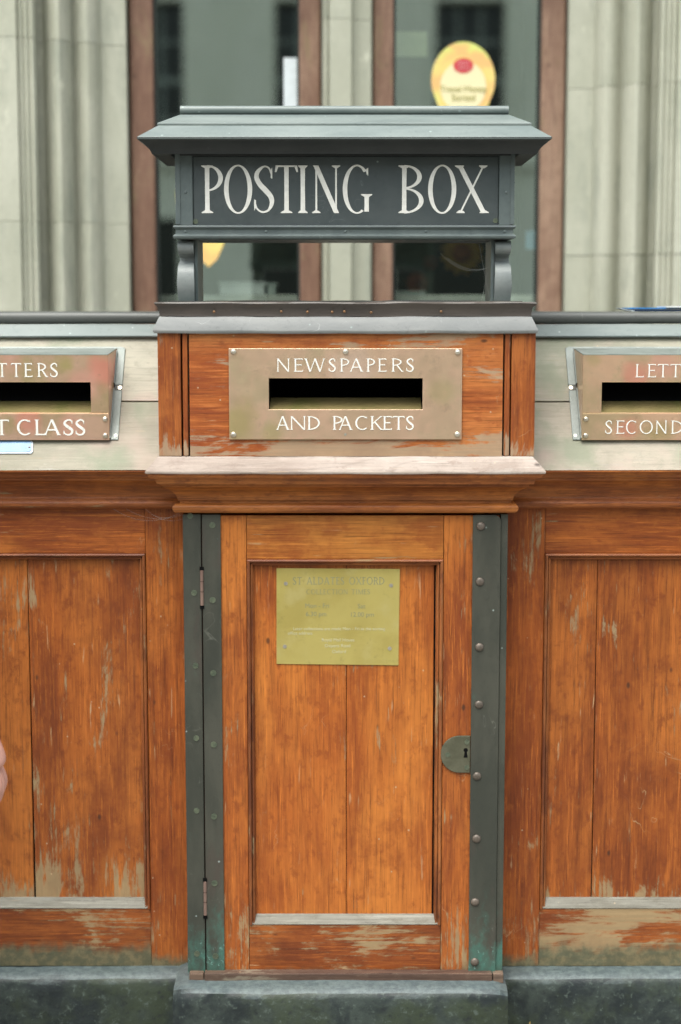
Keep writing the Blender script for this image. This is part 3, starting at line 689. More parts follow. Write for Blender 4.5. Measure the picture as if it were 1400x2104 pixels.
# cornice
P = lambda o, r: (o, zz(r, 0 - o))
K_ = .80
corn = [(-.02, zz(1056, 0))] + [P(o * K_, r) for o, r in ((.016, 1054), (.022, 1051), (.0250, 1046), (.0245, 1041), (.020, 1036.5), (.013, 1034), (.007, 1033.5), (.0065, 1029), (.012, 1028), (.0125, 1023), (.016, 1017), (.026, 1009), (.040, 1003), (.049, 1000), (.049, 995.5), (.060, 995), (.062, 989), (.064, 984.5), (.0655, 983), (.076, 982.5), (.080, 979), (.082, 974))]
sweep3('cornice', corn + [(-.02, zz(975, -.07) - .001)], HB, 0, .45, W_C, cab, auto=40)
sweep3('cornice_ledge', [(.0685, zz(974, -.0685)), (.0695, zz(971, -.0695)), (.0685, zz(968, -.0685)), (.0445, zz(938, -.0445)), (-.02, zz(938, -.0445)), (-.02, zz(974, -.0685))], HB, 0, .45, W_GP, cab, nx=30, wob=.0012, auto=40, label='bleached pinkish ledge')
# upper box: posts, beads, slotted board
def fr_x(px): return xx(px, 810, YU)
for a, b in ((325, 372), (1051, 1100)):
    box('post', fr_x(a), fr_x(b), YU, YU + .05, zu0, zu1 + .01, W_US, cab, bevel=.002)
for a, b in ((375.5, 386), (1037, 1048.5)):
    box('bead', fr_x(a), fr_x(b), YU + .001, YU + .03, zu0, zu1 + .01, W_US, cab, bevel=.0025)
for s in (-1, 1): box('side_board', s * (HU - .004), s * (HU - .024), YU + .051, .48, zu0, zu1 + .01, W_US, cab)
box('groove_backing', fr_x(330), fr_x(388), YU + .031 , YU + .049, zu0, zu1, DARKJ, cab); box('groove_backing', fr_x(1034), fr_x(1095), YU + .031, YU + .049, zu0, zu1, DARKJ, cab)
sx0, sx1, sz0, sz1 = fr_x(546), fr_x(874), zz(846, YU), zz(770, YU)
bx0, bx1 = fr_x(389.5), fr_x(1033.5)
g = G(); pts = [(bx0, zu0), (bx1, zu0), (bx1, zu1 + .01), (bx0, zu1 + .01)]; hol = [(sx0, sz0), (sx1, sz0), (sx1, sz1), (sx0, sz1)]
def ringplate(g, outer, hole, y0, y1):
    v = [(x, y0, z) for x, z in outer] + [(x, y0, z) for x, z in hole] + [(x, y1, z) for x, z in outer] + [(x, y1, z) for x, z in hole]
    f = []
    for i in range(4):
        j = (i + 1) % 4
        f += [(i, j, 4 + j, 4 + i), (8 + j, 8 + i, 12 + i, 12 + j), (i, 8 + i, 8 + j, j), (4 + j, 12 + j, 12 + i, 4 + i)]
    return g.add(v, f)
ringplate(g, pts, hol, YU + .0005, YU + .03).out('slotted_board', W_UP, cab, bevel=.001)
# posting chute behind the slot
def chute(parent, x0, x1, z0, z1, y, depth, mat_in, rise, rdepth):
    g = G(); t = .004
    g.box(x0 - t, x1 + t, y, y + depth, z1 + .001, z1 + .001 + t); g.box(x0 - t, x1 + t, y, y + depth, z0 - .001 - t, z0 - .001)
    g.box(x0 - t, x0 - .001, y, y + depth, z0 - .0008, z1 + .0008); g.box(x1 + .001, x1 + t, y, y + depth, z0 - .0008, z1 + .0008); g.box(x0 - t, x1 + t, y + depth, y + depth + t, z0 - t, z1 + t)
    g.out('chute', BLACKV, parent)
    n = 6; rows = []
    for i in range(n + 1):
        u = i / n; yy = y + .0035 + rdepth * u; z = z0 + rise * u ** 1.15
        rows.append([(x0 + .001, yy, z - .003), (x0 + .001, yy, z + .0005), (x1 - .001, yy, z + .0005), (x1 - .001, yy, z - .003)])
    G().loft(rows, closed=True, caps=True).out('chute_ramp', PLATE_D, parent, auto=40)
px0, px1, pz0, pz1 = fr_x(553), fr_x(868.5), zz(841, YU), zz(777, YU)
chute(cab, px0, px1, pz0, pz1, YU + .002, .26, None, .020, .055)
def wedge_chute(parent, x0, x1, z0, z1, y, sl):
    """black lined throat of a letter hood, its back following the sloping boards"""
    def yb(z):
        lo, hi = 0, 1
        for _ in range(30):
            m = (lo + hi) / 2
            if sl(m, .002)[1 - 0] < z: lo = m
            else: hi = m
        return sl(lo, .002)[0]
    a, b = max(y + .012, yb(z0)), yb(z1)
    pr = [(y, z1 + .0005), (b, z1 + .0005), (a, z0), (y, z0 - .0005)]
    t = .0025; g = G()
    def slab(p, q, n):
        g.add([(x, p[0] + m * n[0], p[1] + m * n[1]) for x in (x0 - t, x1 + t) for m in (0, 1)] + [(x, q[0] + m * n[0], q[1] + m * n[1]) for x in (x0 - t, x1 + t) for m in (0, 1)], [(0, 2, 3, 1), (4, 5, 7, 6), (0, 1, 5, 4), (2, 6, 7, 3), (0, 4, 6, 2), (1, 3, 7, 5)])
    slab(pr[0], pr[1], (0, t)); slab((pr[1][0], pr[1][1] + t), pr[2], (-t * .0 - .0018, .0004))
    for xe, sg in ((x0, -1), (x1, 1)): g.prism([(xe + sg * .0008, yy, z) for yy, z in pr], (sg * .0016, 0, 0))
    g.out('chute', BLACKV, parent)
    d = max(.022, (a - y) * .95); rows = []
    for i in range(7):
        u = i / 6; yy = y + .0005 + d * u; z = z0 + .021 * u ** 1.1
        rows.append([(x0 + .0012, yy, z - .003), (x0 + .0012, yy, z + .0005), (x1 - .0012, yy, z + .0005), (x1 - .0012, yy, z - .003)])
    G().loft(rows, closed=True, caps=True).out('chute_ramp', PLATE_D, parent, auto=40)
# slot plate
ox0, ox1, oz0, oz1 = fr_x(471), fr_x(949.5), zz(902.5, YU), zz(715.5, YU)
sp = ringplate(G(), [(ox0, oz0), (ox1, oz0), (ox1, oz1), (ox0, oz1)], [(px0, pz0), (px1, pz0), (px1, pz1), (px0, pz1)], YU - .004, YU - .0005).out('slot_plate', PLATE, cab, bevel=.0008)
YP = YU - .004
letters('lettering', [('N', 569, 595.5), ('E', 604.5, 623.5), ('W', 627, 667.5), ('S', 675.5, 691), ('P', 699.5, 718), ('A', 719.5, 746), ('P', 754, 771), ('E', 777.5, 795), ('R', 805.5, 828), ('S', 835, 851.5)], 736.5, 763.5, YP, WHITE, sp, T=.115, t=.065)
letters('lettering', [('A', 568.5, 594.5), ('N', 597, 628.5), ('D', 632.5, 657.5), ('P', 684.5, 704.5), ('A', 697, 724), ('C', 730.5, 757), ('K', 762, 786), ('E', 787.5, 806), ('T', 807, 832), ('S', 834.5, 851.5)], 855, 883, YP, WHITE, sp, T=.125, t=.07)
for px, py in ((480, 722.5), (710.5, 722.5), (941, 723.5), (480, 893), (940, 892.5)):
    inst(SCR_B, 'screw', at(px, py, YP), sp)
inst(SCR_P, 'screw', at(710, 892.5, YP), sp, rot=(0, .5, 0), scale=.6)
# lead cap
zt0, zt1, zt2 = zz(681, -.055), zz(651, -.045), zz(621, -.05)
sweep3('lead_apron', [(.0035, zt0 - .004), (.006, zt0), (.006, zt0 + .003), (-.006, zt1), (-.02, zt1 + .002), (-.02, zt0 - .004)], HU, YU - .004, .46, LEADW, cab, nx=40, wob=.0014, auto=40)
sweep3('cap_upstand', [(-.006, zt1 + .001), (-.0065, zt1 + .006), (-.004, zt2 - .011), (.0015, zt2 - .0055), (.0035, zt2 - .002), (.0015, zt2 + .0005), (-.006, zt2 + .001), (-.03, zt2 + .001), (-.03, zt1 + .001)], HU, YU - .002, .44, BRONZE, cab, nx=60, wob=.0016, auto=45)
g = G(); g.box(-HU + .02, HU - .02, YU + .035, .42, zt1, zt2 - .001); g.out('cap_top', LEAD, cab)
rows = [[(-.36 + .72 * i / 40, YU + .034, zt2 + .0035 + jig(i * .5, 1, .002, 4)), (-.36 + .72 * i / 40, YU + .036, zt2 + .0035 + jig(i * .5, 1, .002, 4)), (-.36 + .72 * i / 40, YU + .036, zt2 - .002), (-.36 + .72 * i / 40, YU + .034, zt2 - .002)] for i in range(41)]
G().loft(rows, closed=True, caps=True).out('cap_seam', ROLL, cab)
CU = metal_paint('copper_nail_metal', (.15, .085, .045), (.26, .14, .07), .4, .5, scale=90, metallic=.6)
NAIL = dome_mesh('nail', .0030, .0016, CU, 10, 3)
for px in (440, 578, 632, 683, 708, 763, 907): inst(NAIL, 'nail', at(px, 641, YU - .0015) + Vector((0, 0, random.uniform(-.001, .001))), cab)
# sill under the door
box('sill', xx(420, 2010, -.022), xx(1012, 2010, -.022), -.022, .03, zz(2023, -.022), zz(2001, -.022), W_SL, cab, bevel=.002)
for a, b in ((389, 418.5), (1013.5, 1035)): box('sill_end', xx(a, 2010, -.021), xx(b, 2010, -.021), -.020, .03, zz(2021, -.02), zz(2001, -.02), W_SL, cab, bevel=.002)

# ---- fixed hinge strap and closing strap on the carcass
zd1, zd0 = zz(1056, 0), zz(1994.5, 0)
def dx(px): return xx(px, 1500, 0)
def strap(name, x0, x1, z0, z1, y0, parent, mat=STRAP, cut=0, notches=()):
    pts = [(x0, y0, z0), (x1, y0, z0), (x1, y0, z1), (x0, y0, z1)]
    if cut:
        c = [(x1 - cut + cut * math.cos(a), y0, z1 - cut + cut * math.sin(a)) for a in (0, R(30), R(60), R(90))]
        d = [(x1 - cut + cut * math.cos(a), y0, z0 + cut - cut * math.sin(a)) for a in (R(90), R(60), R(30), 0)]
        pts = [(x0, y0, z0)] + d + c + [(x0, y0, z1)]
    return G().prism(pts, (0, .004, 0)).out(name, mat, parent, bevel=.0008)
# geometry of straps: left edge of frame strap, hinge gap, door strap
XS = [dx(p) for p in (381, 417.2, 420, 457.5)]
fs = strap('hinge_strap', XS[0], XS[1], zz(1998, 0), zd1, -.004, cab)
cs = strap('closing_strap', dx(1024.5), dx(1038.5), zz(1998, 0), zd1, -.003, cab)
box('strap_backing', XS[0] + .001, XS[3], .0005, .0195, zd0, zd1, DARKJ, cab); box('strap_backing', dx(968), dx(1038), .0012, .0192, zd0, zd1, DARKJ, cab)
# hinges: knuckles lying in a notch between the two straps
for r0, r1 in ((1164, 1250), (1803, 1886)):
    h = G().cyl((( XS[1] + XS[2]) / 2, -.0045, zz(r1 - 7, 0)), .0036, (0, 0, 1), zz(r0 + 7, 0) - zz(r1 - 7, 0), 10)
    hp = h.out('hinge', HINGE, cab, auto=40)
    for ra, rb in ((r0, r0 + 7), (r1 - 6, r1)): box('hinge_notch', XS[1] - .003, XS[2] + .003, -.0062, -.0040, zz(rb, 0), zz(ra, 0), BLACKV, hp)
    for k in (.33, .62):
        z = zz(r0 + 7 + k * (r1 - r0 - 14), 0); G().cyl(((XS[1] + XS[2]) / 2, -.0045, z), .0038, (0, 0, 1), .0012, 10).out('knuckle_joint', DARKJ, hp)
for px, py in ((391, 1060), (399, 1218), (402, 1368), (403.5, 1517), (404, 1666), (405, 1960)):
    inst(SCR_G, 'screw', at(px, py, -.004), fs, rot=(0, random.uniform(0, 3), 0))
# ---- door
door = mesh('door', *(lambda g: (g.v, g.f))(G().box(XS[2], dx(1023), .0245, .04, zd0, zd1 - .002)), DARKJ, cab)
dL, dR = XS[2] + .001, dx(1023)
sL0, sL1 = XS[2] + .002, dx(509.5)
zt_, zb_ = zz(1149, 0), zz(1901, 0)
box('stile', sL0, sL1 - .0005, 0, .024, zd0, zd1 - .003, W_V, door, bevel=.0012)
sR0, sR1 = dx(909), dx(1022)
box('stile', sR0 + .0005, sR1, 0, .024, zd0, zd1 - .003, W_V, door, bevel=.0012)
box('top_rail', sL1 + .0003, sR0 - .0003, .0004, .024, zt_, zd1 - .003, W_HD, door, bevel=.0012)
box('bottom_rail', sL1 + .0003, sR0 - .0003, .0005, .024, zd0, zb_, W_DB, door, bevel=.0012)
pxm = dx(712)
def plank(x0, x1, z0, z1, y, parent, mat, crack=0): return box('plank', x0, x1, y, y + .010, z0, z1, mat, parent, bevel=.0012)
plank(sL1 + .006, pxm - .0006, zb_ + .003, zt_ - .003, .0135, door, W_DP)
plank(pxm + .0006, sR0 - .0185, zb_ + .003, zt_ - .003, .0135, door, W_DP)
MPROF = [(0, .0010), (.0008, -.0035), (.0035, -.0050), (.0062, -.0035), (.0070, .0010), (.0078, .0030), (.0090, .0008), (.0112, .0008), (.0128, .0040), (.0140, .0090), (.0150, .0134)]
def frame_moulding(x0, x1, z0, z1, ybase, parent, sides='TLR', prof=MPROF, mats=None, zbot=None):
    for s in sides:
        rows = []
        for d, y in prof:
            if s == 'T': rows.append([(x0 + d, ybase + y, z1 - d), (x1 - d, ybase + y, z1 - d)])
            if s == 'L': rows.append([(x0 + d, ybase + y, z0), (x0 + d, ybase + y, z1 - d)])
            if s == 'R': rows.append([(x1 - d, ybase + y, z0), (x1 - d, ybase + y, z1 - d)])
        back = ybase + .0145
        rows = rows + [[(p[0], back, p[2]) for p in rows[-1]], [(p[0], back, p[2]) for p in rows[0]]]
        rr = [[r[0] for r in rows], [r[1] for r in rows]]
        G().loft(rr, closed=True, caps=True).out('moulding', (W_MH if s == 'T' else W_M), parent, auto=50)
frame_moulding(sL1, sR0, zb_ + .001, zt_, 0, door)
def ledge(name, x0, x1, z0, h, ybase, parent, mat):
    v = [(x0 + .001, ybase - .001, z0), (x1 - .001, ybase - .001, z0), (x1 - .015, ybase + .0125, z0 + h), (x0 + .015, ybase + .0125, z0 + h)]
    v += [(x0 + .001, ybase + .0142, z0), (x1 - .001, ybase + .0142, z0), (x1 - .015, ybase + .0142, z0 + h), (x0 + .015, ybase + .0142, z0 + h)]
    return mesh(name, v, [(0, 1, 2, 3), (4, 7, 6, 5), (0, 4, 5, 1), (3, 2, 6, 7), (0, 3, 7, 4), (1, 5, 6, 2)], mat, parent, bevel=.0008, label='bleached grey ledge')
ledge('bottom_ledge', sL1, sR0, zb_ + .0012, .019, 0, door, W_BL)
# shrinkage crack beside the right moulding
for r0, r1 in ((1290, 1309), (1337, 1349), (1448, 1455), (1556, 1608), (1718, 1728)):
    box('crack', sR0 - .0182, sR0 - .0158, .0126, .0150, zz(r1, 0), zz(r0, 0), BLACKV, door)
ds = strap('door_strap', XS[2], XS[3], zz(1993.5, 0), zd1 - .001, -.0045, door)
for px, py in ((436.5, 1079), (437, 1233), (438.5, 1383), (439.5, 1530), (440, 1678), (441, 1815), (443, 1965)):
    inst(SCR_G, 'screw', at(px, py, -.0045), ds, rot=(0, random.uniform(0, 3), 0), scale=1.05)
rs = strap('edge_strap', dx(967.5), dx(1024), zz(2005, 0), zd1 - .002, -.0068, door, cut=.012)
for px, py in ((988, 1081), (986.5, 1195), (985.5, 1330), (984.5, 1448), (980.5, 1595), (979.5, 1723.5), (976.5, 1854), (976, 1977)):
    inst(RIV, 'rivet', at(px, py, -.0068), rs)
# escutcheon
ecx, ez0, ez1 = dx(945), zz(1587, 0), zz(1511, 0); er = (ez1 - ez0) / 2; ecz = (ez0 + ez1) / 2
kx, kz = dx(957.5), zz(1545, 0)
def escut():
    out = [(ecx + er * math.cos(R(90 + 180 * i / 20)), ecz + er * math.sin(R(90 + 180 * i / 20))) for i in range(21)] + [(dx(966.8), ez0), (dx(966.8), ez1)]
    bm = bmesh.new(); vs = [bm.verts.new((x, -.005, z)) for x, z in out]; bm.faces.new(vs)
    r = bmesh.ops.extrude_face_region(bm, geom=list(bm.faces)); bmesh.ops.translate(bm, vec=(0, .0046, 0), verts=[v for v in r['geom'] if isinstance(v, bmesh.types.BMVert)])
    bm.verts.index_update(); v = [tuple(q.co) for q in bm.verts]; f = [tuple(q.index for q in fc.verts) for fc in bm.faces]; bm.free(); return v, f
ESC = metal_paint('olive_lock_metal', (.085, .085, .055), (.12, .118, .08), .38, .5, scale=30, metallic=.3)
lk = mesh('lock_plate', *escut(), ESC, door, bevel=.0012, seg=2)
kh = [(kx + .0045 * math.cos(R(-60 + 300 * i / 16)), kz + .005 + .0045 * math.sin(R(-60 + 300 * i / 16))) for i in range(17)] + [(kx - .0042, kz - .011), (kx + .0042, kz - .011)]
G().prism([(x, -.0054, z) for x, z in kh], (0, .0006, 0)).out('keyhole', BLACKV, door)
for px, py in ((960, 1525), (920.5, 1551), (960, 1577)): inst(SCR_G, 'screw', at(px, py, -.005), door, rot=(0, random.uniform(0, 3), 0), scale=.85)
# ---- brass collection plaque
pq0, pq1 = at(568.5, 1364, .0135), at(822, 1168, .0135)
plq = thing('collection_plaque', 'yellow brass plaque with engraved collection times on the middle door', 'plaque', ((pq0.x + pq1.x) / 2, .0115, pq0.z))
gq = G(); x0, x1, z0, z1 = pq0.x, pq1.x, pq0.z, pq1.z
gq.prism([(x0, .0115, z0), (x1 - .002, .0115, z0 - .003), (x1, .0115, z1 - .001), (x0 + .001, .0115, z1 + .001)], (0, .0021, 0)); gq.out('plate', PLAQ, plq, bevel=.0004)
def pl(word, r0, r1, mat, pxs): letters('engraving', pxs, r0, r1, .0114, mat, plq, T=.12, t=.07, th=.0002)
def spread(word, a, b):
    wd = {'I': .35, 'S': .55, 'E': .6, 'L': .6, 'F': .55, 'T': .75, 'R': .7, 'P': .6, 'A': .85, 'D': .85, 'O': .95, 'C': .8, 'X': .85, 'N': .85, 'M': 1.0, ' ': .5, '.': .3}
    tot = sum(wd[c] + .15 for c in word); k = (b - a) / tot; x = a; r = []
    for c in word:
        if c not in ' .': r.append((c, x, x + wd[c] * k))
        x += (wd[c] + .15) * k
    return r
pl('', 1186, 1201, ENGR, spread('ST ALDATES OXFORD', 602, 792)); pl('', 1211, 1221, ENGR, spread('COLLECTION TIMES', 630, 762))
for txt, px, py, sz, m in (('Mon - Fri', 652, 1249, .0135, ENGR), ('Sat', 743, 1250, .0135, ENGR), ('6.30 pm', 650, 1266, .0135, ENGR), ('12.00 pm', 744, 1267, .0135, ENGR),
                           ('Later collections are made Mon - Fri at the sorting', 697, 1295, .0094, ENGR2), ('office address', 617, 1304, .0094, ENGR2), ('Royal Mail House', 695, 1318, .0098, ENGR2), ('Oxpens Road', 694, 1330, .0098, ENGR2), ('Oxford', 697, 1342, .0098, ENGR2)):
    small_text('engraving', txt, px, py, sz, .0112, m, plq, th=.0002)
for px, py in ((587.5, 1199), (804, 1203), (585.5, 1328.5), (801, 1332.5)): inst(SCR_P, 'screw', at(px, py, .0115), plq, rot=(0, random.uniform(0, 3), 0), scale=.9)

# ================================================================== WINGS
def wing(s, label):
    """s = -1 left, +1 right; measures are taken on the left and mirrored"""
    XI, XO = HB, 1.03                                     # inner and outer ends
    t = thing('posting_wing', label, 'letter box', (s * .69, .3, zplw), 'side wings of the posting box')
    def bx(name, a, b, *r, **k): return box(name, s * a, s * b, *r, **k)
    zf0, zf1 = zz(1986, YW), zz(1044, YW)
    bx('carcass', XI + .001, XO - .003, YW + .0255, .58, zf0, zf1 + .05, DARKJ, t)
    bx('end_board', XO - .002, XO, YW + .026, .58, zf0, zf1 + .05, W_V, t)
    st0, st1 = XI + .0012, ((705 - 298) + (1121 - 705)) / 2 * .001 * 1.032
    st1 = .5 * (abs(xx(303, 1500, YW)) + xx(1113.5, 1500, YW))
    zt_, zb_ = zz(1137, YW), zz(1868, YW)
    bx('stile', st0, st1 - .0005, YW, YW + .025, zf0, zf1, W_V, t, bevel=.0012)
    st2 = XO - .075
    bx('stile', st2 + .0005, XO - .001, YW, YW + .025, zf0, zf1, W_V, t, bevel=.0012)
    bx('top_rail', st1, st2, YW + .0005, YW + .025, zt_, zf1, W_H, t, bevel=.0012)
    bx('bottom_rail', st1, st2, YW + .0006, YW + .025, zf0, zb_, W_HB, t, bevel=.0012)
    xa, xb = (-st2, -st1) if s < 0 else (st1, st2)
    frame_moulding(xa, xb, zb_ + .001, zt_, YW, t)
    ledge('bottom_ledge', xa, xb, zb_ + .0012, .021, YW, t, W_BL)
    # planks with open joints
    j1 = abs(xx(62, 1500, YW)) if s < 0 else xx(1224, 1500, YW)
    js = [st1 + .006, j1, j1 + .21, st2 - .006]
    for a, b in zip(js[:-1], js[1:]):
        g = G(); gap = .0004; tp = .0016 if a != js[0] else 0
        ga, gb = (0 if a == js[0] else .0005), (0 if b == js[-1] else .0005)
        wid = (.0022 if s < 0 else .0010)
        v = []
        za, zb2 = zb_ + .003, zt_ - .003
        for (x, z) in ((a + ga + (wid if ga else 0), za), (b - gb - (wid * .4 if gb else 0), za), (b - gb, zb2), (a + ga, zb2)): v.append((s * x, YW + .0135, z))
        G().prism(v, (0, .010, 0)).out('plank', W_P, t, bevel=.0010)
    # cornice on the front
    D = lambda o, r: (YW - o, zz(r, YW - o))
    cor = [(YW + .02, zz(1046, YW)), D(.016, 1045), D(.021, 1041), D(.0225, 1036), D(.020, 1030), D(.014, 1025), D(.012, 1021), D(.013, 1015), D(.018, 1008), D(.028, 998), D(.040, 990), D(.046, 987), D(.047, 983), D(.052, 981), D(.054, 976), D(.060, 973), D(.0625, 970), (YW + .02, zz(969, YW - .0625))]
    run('cornice', cor, s * (XI - .003), s * (XO + .004), W_C, t, auto=40)
    # sloping boards
    YS0, ZS0 = YW - .066, zz(966, YW - .066)              # foot of the slope
    YS1 = YW + .138; ZS1 = zz(689, YS1)
    def sl(u, d=0):                                       # point up the slope, d proud of it
        n = Vector((0, -(ZS1 - ZS0), YS1 - YS0)).normalized()
        return (YS0 + (YS1 - YS0) * u + n.y * d, ZS0 + (ZS1 - ZS0) * u + n.z * d)
    def u_of(row):                                        # where a photo row meets the slope
        lo, hi = 0, 1
        for _ in range(40):
            m = (lo + hi) / 2; y, z = sl(m)
            if z < zz(row, y): lo = m
            else: hi = m
        return lo
    uj = u_of(825)
    def board(u0, u1, name='slope_board'):
        g = [sl(u0), sl(u1), sl(u1, -.022), sl(u0, -.022)]
        run(name, g, s * (XI + .002), s * (XO + .006), W_G, t, nx=24, wob=.0010, auto=40, label='weathered grey sloping board')
    board(0.0, uj - .006); board(uj + .006, .985)
    y0, z0 = sl(0); yb, zb3 = sl(0, -.024)
    run('slope_edge', [(YS0 - .001, ZS0 - .001), (YS0 - .001, zz(969.6, YS0)), (YS0 + .04, zz(969.6, YS0)), (YS0 + .04, ZS0 - .001)], s * (XI + .001), s * (XO + .005), W_C, t)
    run('slope_backing', [sl(.01, -.023), sl(.98, -.023), (.56, ZS1 - .01), (.56, zz(1000, .2))], s * (XI + .004), s * (XO - .002), DARKJ, t)
    # lead and rolled edge on top
    yl = YS1 - .014
    zl0, zl1, zl2 = zz(690, yl), zz(666, yl + .028), zz(640.5, yl + .028)
    run('lead_apron', [(yl, zl0 - .003), (yl - .001, zl0), (yl + .026, zl1), (yl + .05, zl1), (yl + .05, zl0 - .003)], s * (XI - .002), s * (XO + .012), LEAD, t, nx=24, wob=.0010, auto=40)
    rl = []
    for i in range(9):
        a = R(-70 + 160 * i / 8); rl.append((yl + .036 - .012 * math.cos(a), (zl1 + zl2) / 2 + (zl2 - zl1) / 2 * math.sin(a)))
    run('roll_edge', rl + [(.55, zl2), (.55, zl1 + .001)], s * (XI - .003), s * (XO + .008), ROLL, t, nx=24, wob=.0008, auto=50)
    # ---- letter hood
    YH = YW - .03
    def hx(px): return xx(px, 810, YH)
    if s < 0: fx1, sx_in = -hx(223), -hx(186.5)
    else: fx1, sx_in = hx(1197.5), hx(1237)
    if s < 0: cxm = .5 * (-hx(27) + hx(1395))
    cxm = .5 * (-hx(27) + hx(1395)); fx2 = 2 * cxm - fx1; sx_out = 2 * cxm - sx_in
    zh1, zh0 = zz(728.5, YH), zz(904, YH); zs1, zs0 = zz(785.5, YH), zz(849, YH)
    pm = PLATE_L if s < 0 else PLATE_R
    A, B = sorted((s * fx1, s * fx2)); C, D_ = sorted((s * sx_in, s * sx_out))
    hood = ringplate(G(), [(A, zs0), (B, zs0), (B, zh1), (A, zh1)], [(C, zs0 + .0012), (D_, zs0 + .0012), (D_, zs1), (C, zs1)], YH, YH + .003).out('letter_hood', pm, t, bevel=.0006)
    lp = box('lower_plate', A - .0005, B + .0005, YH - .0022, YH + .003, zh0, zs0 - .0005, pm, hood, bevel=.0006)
    # sides and top back to the slope
    uh1 = u_of(717); ytop, ztop = sl(uh1, .001)
    for xe in (A, B):
        e = .0012 if xe == A else -.0012
        yA, zA = sl(u_of(905), .0005)
        mesh('hood_side', [(xe, YH + .0032, zh0), (xe, YH + .0032, zh1), (xe, ytop, ztop), (xe, max(yA, YH + .004), zh0), (xe + e, YH + .0032, zh0), (xe + e, YH + .0032, zh1), (xe + e, ytop, ztop), (xe + e, max(yA, YH + .004), zh0)],
             [(0, 1, 2, 3), (4, 7, 6, 5), (0, 4, 5, 1), (1, 5, 6, 2), (2, 6, 7, 3), (3, 7, 4, 0)], pm, hood)
    mesh('hood_top', [(A, YH, zh1 + .0004), (B, YH, zh1 + .0004), (B, ytop, ztop + .0015), (A, ytop, ztop + .0015), (A, YH, zh1 - .001), (B, YH, zh1 - .001), (B, ytop, ztop), (A, ytop, ztop)],
         [(0, 1, 2, 3), (4, 7, 6, 5), (0, 4, 5, 1), (1, 5, 6, 2), (2, 6, 7, 3), (3, 7, 4, 0)], FLANGE, hood)
    # pewter flanges: along the top and in two lengths down each side
    FW = .0175
    u0f, u1f = u_of(905), u_of(714)
    yq, zq = sl(uh1, .0005); yq2, zq2 = sl(u1f, .0005); yr, zr_ = sl(uh1, .003); yr2, zr2 = sl(u1f, .003)
    G().loft([[(A - FW, yq, zq), (A - FW, yr, zr_), (A - FW + .008, yr2, zr2), (A - FW + .008, yq2, zq2)], [(B + FW, yq, zq), (B + FW, yr, zr_), (B + FW - .008, yr2, zr2), (B + FW - .008, yq2, zq2)]], closed=True, caps=True).out('flange', FLANGE, hood)
    um = u_of(798); 
    for xe, sg in ((A, -1), (B, 1)):
        for (ua, ub) in ((u0f, um - .02), (um + .02, uh1)):
            ga = [sl(ua, .0005), sl(ua, .0035), sl(ub, .0035), sl(ub, .0005)]
            G().prism([(xe + sg * .0005, y, z) for y, z in ga], (sg * FW, 0, 0)).out('flange', FLANGE, hood, bevel=.001)
            ue = ub - (.03 if ub == uh1 else 0); gb = [sl(ua, .0036), sl(ua, .011), sl(ue, .011), sl(ue, .0036)]
            G().prism([(xe + sg * .0002, y, z) for y, z in gb], (sg * .0022, 0, 0)).out('flange_web', FLANGE, hood)
        gc = [sl(um - .022, .0005), sl(um - .022, .0025), sl(um + .022, .0025), sl(um + .022, .0005)]
        G().prism([(xe + sg * .0008, y, z) for y, z in gc], (sg * (FW - .002), 0, 0)).out('flange_clip', STRAP, hood)
        y, z = sl(um, .0025); inst(SCR_P, 'screw', (xe + sg * .013, y, z), hood, rot=(R(-35), 0, 0))
        y, z = sl(u0f + .03, .0035); inst(SCR_P, 'screw', (xe + sg * .012, y, z), hood, rot=(R(-35), 0, 0), scale=.7)
        for r_ in (861, 895):
            inst(SCR_B, 'screw', (xe - sg * .0075 if False else xe - sg * .0075, YH - .0022, zz(r_, YH)), hood, scale=.95)
    wedge_chute(hood, C, D_, zs0 + .0012, zs1, YH + .0032, sl)
    return t, hood, lp, YH
PLATE_R = brass('warm_bronze_plate', (.78, .51, .34), (.66, .47, .30), (.58, .44, .26), .36, .78, stains_refl=(st(1318, 772, .032, RED_REFL, .65), st(1370, 760, .035, ROSY_REFL, .6), st(1300, 880, .03, RED_REFL, .6), st(1360, 890, .03, OLIV, .6), st(1225, 740, .02, OLIV, .4)))
wl, hl, ll, YH = wing(-1, 'left wing of the posting box with the first class letters hood')
wr, hr, lr, YH = wing(1, 'right wing of the posting box with the second class letters hood')
letters('lettering', [('L', -58, -41), ('E', -31, -14), ('T', -6, 15), ('T', 23, 44), ('E', 50, 67), ('R', 77, 97), ('S', 103, 119.5)], 746, 774.5, YH, WHITE, hl, T=.12, t=.07)
letters('lettering', [('F', -118, -98), ('I', -92, -82), ('R', -77, -51), ('S', -45, -26), ('T', -12, 19), ('C', 35, 65), ('L', 72, 94), ('A', 91, 124), ('S', 130, 152), ('S', 155, 176)], 862, 894, YH - .0022, WHITE, ll, T=.155, t=.085)
letters('lettering', [('L', 1307, 1324), ('E', 1332, 1349), ('T', 1352, 1374), ('T', 1378, 1400), ('E', 1409, 1426), ('R', 1435, 1455), ('S', 1461, 1477)], 748, 775, YH, WHITE, hr, T=.10, t=.06)
letters('lettering', [('S', 1244, 1259), ('E', 1267, 1284), ('C', 1287, 1309), ('O', 1315, 1342), ('N', 1348, 1371), ('D', 1380, 1404), ('C', 1425, 1449), ('L', 1455, 1472), ('A', 1474, 1500), ('S', 1505, 1520), ('S', 1527, 1543)], 864, 891, YH - .0022, WHITE, lr, T=.10, t=.06)
